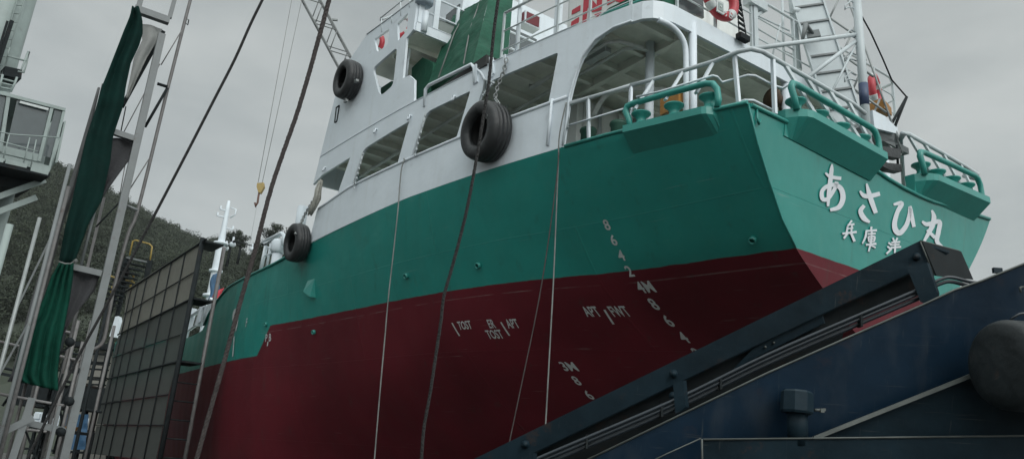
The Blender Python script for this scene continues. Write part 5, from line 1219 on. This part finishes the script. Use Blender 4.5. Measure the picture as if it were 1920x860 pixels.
for a_, b_ in (((-30, 378), (84, 338)), ((-30, 407), (68, 370))):
    mb = MB(); mb.bar(CP(a_, .3), CP(b_, .3), .12, .16); mb.build('cab_strut', M['crane'], cr, co)
cpart('machine_underside', [(-60, 300), (88, 330), (60, 352), (-60, 345)], M['ink'], .4, 1.5)
cc = CP((-20, 100), 2.2)
mb = MB(); mb.tube([(cc.x, cc.y, 0), (cc.x, cc.y, 24)], .80, 24); mb.build('column', M['crane'], cr, co)
mb = MB(); e = CP((48, 0), 1.2); f0 = V((e.x + .05, e.y, 0))
for dx in (0, .22): mb.tube([(f0.x + dx - .3, f0.y, 7.5), (f0.x + dx - .3, f0.y, 22)], .025, 6)
for k in range(40): mb.tube([(f0.x - .3, f0.y, 7.6 + k*.3), (f0.x - .08, f0.y, 7.6 + k*.3)], .018, 5)
mb.build('column_ladder', M['crane'], cr, co)
mb = MB(); mb.bar(CP((22, 40), 1.0), CP((-4, 120), 1.0), .14, .1); mb.bar(CP((14, 40), .9), CP((-10, 118), .9), .05, .06); mb.build('cable_tray', M['ink'], cr, co)
mb = MB()
cq = lambda q: CP(q, 1.0)
mb.tube([cq((14, 105)), cq((50, 115)), cq((54, 97)), cq((40, 130)), cq((38, 132))], .025, 6); mb.tube([cq((54, 97)), cq((50, 118)), cq((44, 136)), cq((33, 134))], .03, 6); mb.tube([cq((18, 90)), cq((15, 100)), cq((14, 106))], .02, 6)
mb.tube([cq((32, 145)), cq((27, 158)), cq((20, 172))], .035, 6); mb.tube([cq((5, 140)), cq((-2, 168))], .035, 6)
for k in range(4): mb.tube([cq((5 - k*2, 148 + k*8)), cq((28 - k*3, 154 + k*7))], .03, 6)
mb.build('access_ladder', M['crane'], cr, co)
mb = MB(); mb.prism([cq(q) for q in ((10, 124), (42, 131), (40, 148), (7, 141))], w45*.8); mb.build('ladder_landing', M['ink'], cr, co)
mb = MB(); p = CP((60, 345), .6); 
for a_ in ((-30, 330), (20, 345)): q = CP(a_, 1.3); mb.tube([(q.x, q.y, 0), (q.x, q.y, q.z + .1)], .18, 10)
mb.build('cab_support', M['crane'], cr, co)

# ================================================================ lattice crane far behind the bridge
M['lat'] = mat('grey_lattice_paint', (.16, .17, .17), .6, var=.15)
DL = 62
b0 = WY((745, 300), DL); t0 = WY((556, -50), DL); d = (t0 - b0); Ln = d.length; d.normalize()
b0 = b0 - d * (b0.z / d.z); Ln = (t0 - b0).length
lo = V((b0.x, b0.y, 0)); lc = thing('lattice_crane', 'distant lattice boom crane rising behind the white bridge', 'crane', lo)
s1 = d.cross(V((0, 1, 0))).normalized(); s2v = d.cross(s1)
hw = .72
mb = MB(); cs = [s1*hw + s2v*hw, s1*hw - s2v*hw, -s1*hw - s2v*hw, -s1*hw + s2v*hw]
for k in cs: mb.tube([b0 + k*.8, t0 + k], .085, 6)
mb.build('boom_chord', M['lat'], lc, lo)
mb = MB(); n = int(Ln/1.5)
for i in range(n):
    p, q = b0 + d*(Ln*i/n), b0 + d*(Ln*(i+1)/n)
    for j in range(4): mb.tube([p + cs[j if i % 2 else (j+1) % 4], q + cs[(j+1) % 4 if i % 2 else j]], .055, 4)
mb.build('boom_lacing', M['lat'], lc, lo)
mb = MB()
for i in range(3, n, 3):
    p = b0 + d*(Ln*i/n); mb.box(p + s1*-1.05, (.5, .2, .16))
mb.build('rope_guide', M['galv'], lc, lo)
mb = MB(); mb.box((lo.x + .5, lo.y, 1.4), (5, 3.4, 2.2)); mb.box((lo.x + .5, lo.y - 1.6, .4), (6, .8, .8)); mb.box((lo.x + .5, lo.y + 1.6, .4), (6, .8, .8)); mb.build('crawler_base', M['yellow'], lc, lo)
hk = WY((488, 346), DL); tp = WY((556, -50), DL)
mb = MB(); 
for q, q2 in (((547, 0), (484, 342)), ((566, 0), (491, 346))):
    a_ = WY(q2, DL); bq = WY(q, DL); mb.tube([a_, a_ + (bq - a_)*1.25], .022, 5)
mb.tube([WY((481, 388), DL), WY((466, 470), DL)], .010, 4)
mb.build('hoist_wire', M['palerope'], lc, lo)
mb = MB(); c_ = hk; mb.prism([WY(q, DL-.15) for q in ((482, 343), (494, 342), (495, 350), (488, 362), (484, 360), (481, 350))], (0, .35, 0)); o = mb.build('hook_block', M['hookpaint'], lc, lo)
mb = MB(); mb.tube([WY(q, DL) for q in ((486, 360), (484, 372), (483, 380), (479, 386), (478, 380))], .09, 6); mb.build('hook', mat('rusty_hook', (.12, .06, .045), .7, var=.3), lc, lo)

# ================================================================ ground, hill, woods
def grid_mesh(name, xs, ys, fz, m, kind='structure'):
    vs = [(x, y, fz(x, y)) for y in ys for x in xs]; nx = len(xs)
    fs = [(j*nx+i, j*nx+i+1, (j+1)*nx+i+1, (j+1)*nx+i) for j in range(len(ys)-1) for i in range(nx-1)]
    mb = MB(); mb.add(vs, fs, True); o = mb.build(name, m, None, fix=False); o['kind'] = kind; return o
grid_mesh('ground', [-1500, -400, -100, -30, 0, 30, 100, 400, 1500], [-1500, -300, -60, -10, 0, 20, 60, 300, 1500], lambda x, y: 0.0, M['ground'])
soil = mat('hill_soil', (.028, .036, .024), .95, var=.3, vscale=.02)
ridge = [(-300, 180), (-60, 262), (40, 285), (100, 298), (130, 312), (182, 352), (210, 364), (252, 384), (300, 408), (345, 428), (370, 441), (400, 440), (438, 443), (452, 457), (464, 476), (500, 520), (700, 680)]
ridge2 = [(400, 620), (440, 560), (462, 492), (474, 462), (490, 438), (510, 428), (545, 432), (585, 422), (640, 440), (720, 470), (900, 540), (1100, 640)]
def ridge_fn(tab, D):
    P = [WY(q, D) for q in tab]; xs = [p.x for p in P]; zs = [p.z for p in P]; return lambda x: lerp(x, xs, zs)
def hill(name, tab, D, near, lower, nx=60, ny=24):
    rf = ridge_fn(tab, D); x0, x1 = WY(tab[0], D).x, WY(tab[-1], D).x
    def fz(x, y):
        t = (y - near) / (D - near); xr = x * D / y if y < D else x
        k = max(0.0, min(1.0, t)) ** .8 if y <= D else max(0, 1 - (y-D)/(D*.5))
        return max(-.5, (rf(xr) - lower) * k + noise.noise(V((x*.02, y*.02, 0)))*D*.008*k - .3)
    xs = [x0*1.1 + (x1*1.1-x0*1.1)*i/nx for i in range(nx+1)]; ys = [near + (D*1.25-near)*j/ny for j in range(ny+1)]
    return grid_mesh(name, xs, ys, fz, soil), fz, rf, x0, x1
def leafmat(name, c0, c1, sc_):
    m = bpy.data.materials.new(name); m.use_nodes = True; nt = m.node_tree; N, L = nt.nodes, nt.links; B = N['Principled BSDF']
    B.inputs['Roughness'].default_value = .85; B.inputs['Specular IOR Level'].default_value = .1; B.inputs['Subsurface Weight'].default_value = 0
    g = N.new('ShaderNodeNewGeometry'); tc = N.new('ShaderNodeTexCoord'); n1 = N.new('ShaderNodeTexNoise'); n1.inputs['Scale'].default_value = sc_; n1.inputs['Detail'].default_value = 4; L.new(tc.outputs['Object'], n1.inputs['Vector'])
    ad = N.new('ShaderNodeMath'); ad.operation = 'MULTIPLY_ADD'; ad.inputs[1].default_value = .3; L.new(g.outputs['Random Per Island'], ad.inputs[0])
    mu = N.new('ShaderNodeMath'); mu.operation = 'MULTIPLY'; mu.inputs[1].default_value = .8; L.new(n1.outputs['Fac'], mu.inputs[0]); L.new(mu.outputs['Value'], ad.inputs[2])
    r = N.new('ShaderNodeValToRGB'); r.color_ramp.elements[0].position = .2; r.color_ramp.elements[1].position = .85; r.color_ramp.elements[0].color = c0 + (1,); r.color_ramp.elements[1].color = c1 + (1,)
    L.new(ad.outputs['Value'], r.inputs['Fac']); tr_ = N.new('ShaderNodeBsdfTranslucent'); L.new(r.outputs['Color'], tr_.inputs['Color']); xs_ = N.new('ShaderNodeMixShader'); xs_.inputs['Fac'].default_value = .2; L.new(B.outputs['BSDF'], xs_.inputs[1]); L.new(tr_.outputs['BSDF'], xs_.inputs[2]); L.new(xs_.outputs['Shader'], N['Material Output'].inputs['Surface'])
    L.new(r.outputs['Color'], B.inputs['Base Color']); return m
bm = bmesh.new(); bmesh.ops.create_icosphere(bm, subdivisions=2, radius=1); ICO_V = [v.co.copy() for v in bm.verts]; ICO_F = [tuple(v.index for v in f.verts) for f in bm.faces]; bm.free()
import numpy as np
def leafclump(out, c, R, n, ls, rng, flat=.8):
    # a crown of small leaf-spray faces scattered through a lumpy volume
    k = 7; lo_ = (rng.random((k, 3))*2 - 1)*[1, 1, .7]*R*.55 + [0, 0, .05*R]; lr = R*(.35 + .25*rng.random(k))
    d = rng.normal(size=(n, 3)); d /= np.linalg.norm(d, axis=1)[:, None]; w_ = rng.integers(0, k, n)
    p = np.array(c) + lo_[w_] + d*[1, 1, flat]*(lr[w_]*(.55 + .53*rng.random(n)))[:, None]
    nn = d + rng.normal(size=(n, 3))*.28 + [0, 0, .25]; nn /= np.linalg.norm(nn, axis=1)[:, None]
    u = np.cross(nn, rng.normal(size=(n, 3))); u /= np.linalg.norm(u, axis=1)[:, None]; v = np.cross(nn, u)
    s = (ls*(.6 + .9*rng.random(n)))[:, None]
    out.append(np.stack([p - u*s, p - v*s*.6 + nn*s*.15, p + u*s, p + v*s*.6 + nn*s*.15], 1).reshape(-1, 3))
def leafmesh(name, out, m):
    co = np.concatenate(out).astype(np.float32); nq = len(co)//4
    me = bpy.data.meshes.new(name); me.vertices.add(len(co)); me.vertices.foreach_set('co', co.ravel())
    me.loops.add(nq*4); me.loops.foreach_set('vertex_index', np.arange(nq*4, dtype=np.int32))
    me.polygons.add(nq); me.polygons.foreach_set('loop_start', np.arange(nq, dtype=np.int32)*4); me.polygons.foreach_set('loop_total', np.full(nq, 4, dtype=np.int32))
    me.update(calc_edges=True); me.validate(); me.materials.append(m); o = bpy.data.objects.new(name, me); COL.objects.link(o); return o
def forest(name, fz, rf, x0, x1, near, D, n, R0, R1, m, seed, nleaf, ls, qbox, lab):
    rng = np.random.default_rng(seed); out = []; k = 0; tries = 0
    while k < n and tries < n*40:
        tries += 1
        y = near + (D - near)*rng.random()**.7; p = WY((rng.uniform(*qbox), 600), y); z = fz(p.x, y)
        if z < 1.5: continue
        R = rng.uniform(R0, R1)*(.7 + .3*y/D); leafclump(out, (p.x, y, z + R*.55), R, nleaf, ls*R, rng); k += 1
    return tag(leafmesh(name, out, m), lab, 'woods', None, 'stuff')
def sky_block_hill(t):                        # unseen hills added behind the viewer to block low sky light
    mb = MB(); n = 40; vs = []
    for i in range(n+1):
        az = rad(195 + 105*i/n); hh = (62 + 26*noise.noise(V((i*.23, 1.7, 0))) + 8*noise.noise(V((i*.9, 4.1, 0))))*min(1, 6*min(i/n, 1-i/n) + .1)
        for rr, k in ((150, 0), (185, .45), (230, .85), (270, 1), (330, .8), (420, -.02)): vs.append(V((sin(az)*rr, cos(az)*rr, hh*k - .3)))
    mb.add(vs, [(i*6+j, (i+1)*6+j, (i+1)*6+j+1, i*6+j+1) for i in range(n) for j in range(5)], True); o = mb.build('hill', soil, None, fix=False); o['kind'] = 'structure'
sky_block_hill(0)
h1, fz1, rf1, a0, a1 = hill('hill', ridge, 330, 120, 6)
h2, fz2, rf2, c0, c1 = hill('hill', ridge2, 150, 75, 4)
wood1 = leafmat('hill_foliage', (.017, .024, .019), (.070, .084, .058), .13)
wood2 = leafmat('ridge_foliage', (.018, .024, .019), (.066, .078, .056), .3)
forest('woods', fz1, rf1, a0, a1, 130, 330, 1700, 2.6, 5.6, wood1, 3, 700, .06, (-60, 560), 'dense dark woods covering the hill on the left')
forest('woods', fz2, rf2, c0, c1, 85, 150, 420, 1.5, 2.8, wood2, 5, 600, .06, (440, 1000), 'nearer dark woods behind the bow of the ship')
# single trees standing clear on the ridge behind the bow
rng = np.random.default_rng(21); tg = 'trees along the ridge behind the bow'
for k, (qx, qy, R, lab) in enumerate(((434, 440, 2.2, 'tree crown on the ridge just right of the foremast'), (452, 446, 1.7, 'smaller ridge tree on the left rim of the sky gap'), (505, 430, 2.3, 'ridge tree crown right above the white ventilator'), (545, 434, 2.2, 'rightmost ridge tree beside the lowest tyre'))):
    p = WY((qx, qy + 8), 145); tr = thing('ridge_tree', lab, 'tree', (p.x, p.y, max(0, p.z - R*2.2)), 0, tg); o0 = V(tr.location)
    mb = MB(); mb.tube([(0, 0, -.6), (.1, 0, R*1.0), (-.1, .1, R*1.9), (.1, 0, R*2.6)], .2, 7, rs=[.3, .24, .16, .06])
    for a_ in range(6):
        e = a_*1.05; mb.tube([(0, 0, R*1.3 + .15*a_), (cos(e)*R*.6, sin(e)*R*.6, R*2.0 + .1*a_), (cos(e)*R*.9, sin(e)*R*.9, R*2.3 + .1*a_)], .06, 5, rs=[.1, .06, .03])
    mb.build('trunk', M['ink'], tr)
    out = []; leafclump(out, (0, 0, R*2.1), R, 700, .07*R, rng); leafclump(out, (R*.4, 0, R*2.7), R*.7, 380, .07*R, rng)
    co_ = leafmesh('crown', out, wood2); co_.parent = tr

# ================================================================ loose pieces become parts of their own
def split_islands(o):
    bm = bmesh.new(); bm.from_mesh(o.data); bm.verts.ensure_lookup_table(); seen = set(); isl = []
    for v in bm.verts:
        if v.index in seen: continue
        st_ = [v]; seen.add(v.index); g = []
        while st_:
            x = st_.pop(); g.append(x.index)
            for e in x.link_edges:
                y = e.other_vert(x)
                if y.index not in seen: seen.add(y.index); st_.append(y)
        isl.append(set(g))
    bm.free()
    if len(isl) < 2: return
    me = o.data; co = [v.co.copy() for v in me.vertices]; pol = [(tuple(p.vertices), p.use_smooth) for p in me.polygons]
    for k, g in enumerate(isl):
        idx = {i: j for j, i in enumerate(sorted(g))}; fs = [(tuple(idx[i] for i in p), s) for p, s in pol if p[0] in g]
        m2 = bpy.data.meshes.new(me.name); m2.from_pydata([tuple(co[i]) for i in sorted(g)], [], [f for f, s in fs]); m2.polygons.foreach_set('use_smooth', [s for f, s in fs]); m2.materials.append(me.materials[0]); m2.update()
        if k == 0: o.data = m2
        else:
            c = o.copy(); c.data = m2; COL.objects.link(c)
for o in list(sc.objects):
    if o.type == 'MESH' and o.name.split('.')[0] in ('bracket', 'gunwale', 'tyre_bracket', 'bolt_head', 'pipe_clip', 'pipe_run', 'clamp', 'boom_leg', 'rope_guide'): split_islands(o)

# ================================================================ thin damp air
HAZE = .00018
mb = MB(); mb.box((0, 0, 60), (3060, 3060, 122)); hz = mb.build('haze', bpy.data.materials.new('damp_air'), None); hz['kind'] = 'stuff'
hm = hz.data.materials[0]; hm.use_nodes = True; N = hm.node_tree.nodes; N.clear()
pvn = N.new('ShaderNodeVolumePrincipled'); pvn.inputs['Color'].default_value = (.86, .90, .90, 1); pvn.inputs['Density'].default_value = HAZE; pvn.inputs['Anisotropy'].default_value = .2
mo_ = N.new('ShaderNodeOutputMaterial'); hm.node_tree.links.new(pvn.outputs['Volume'], mo_.inputs['Volume'])
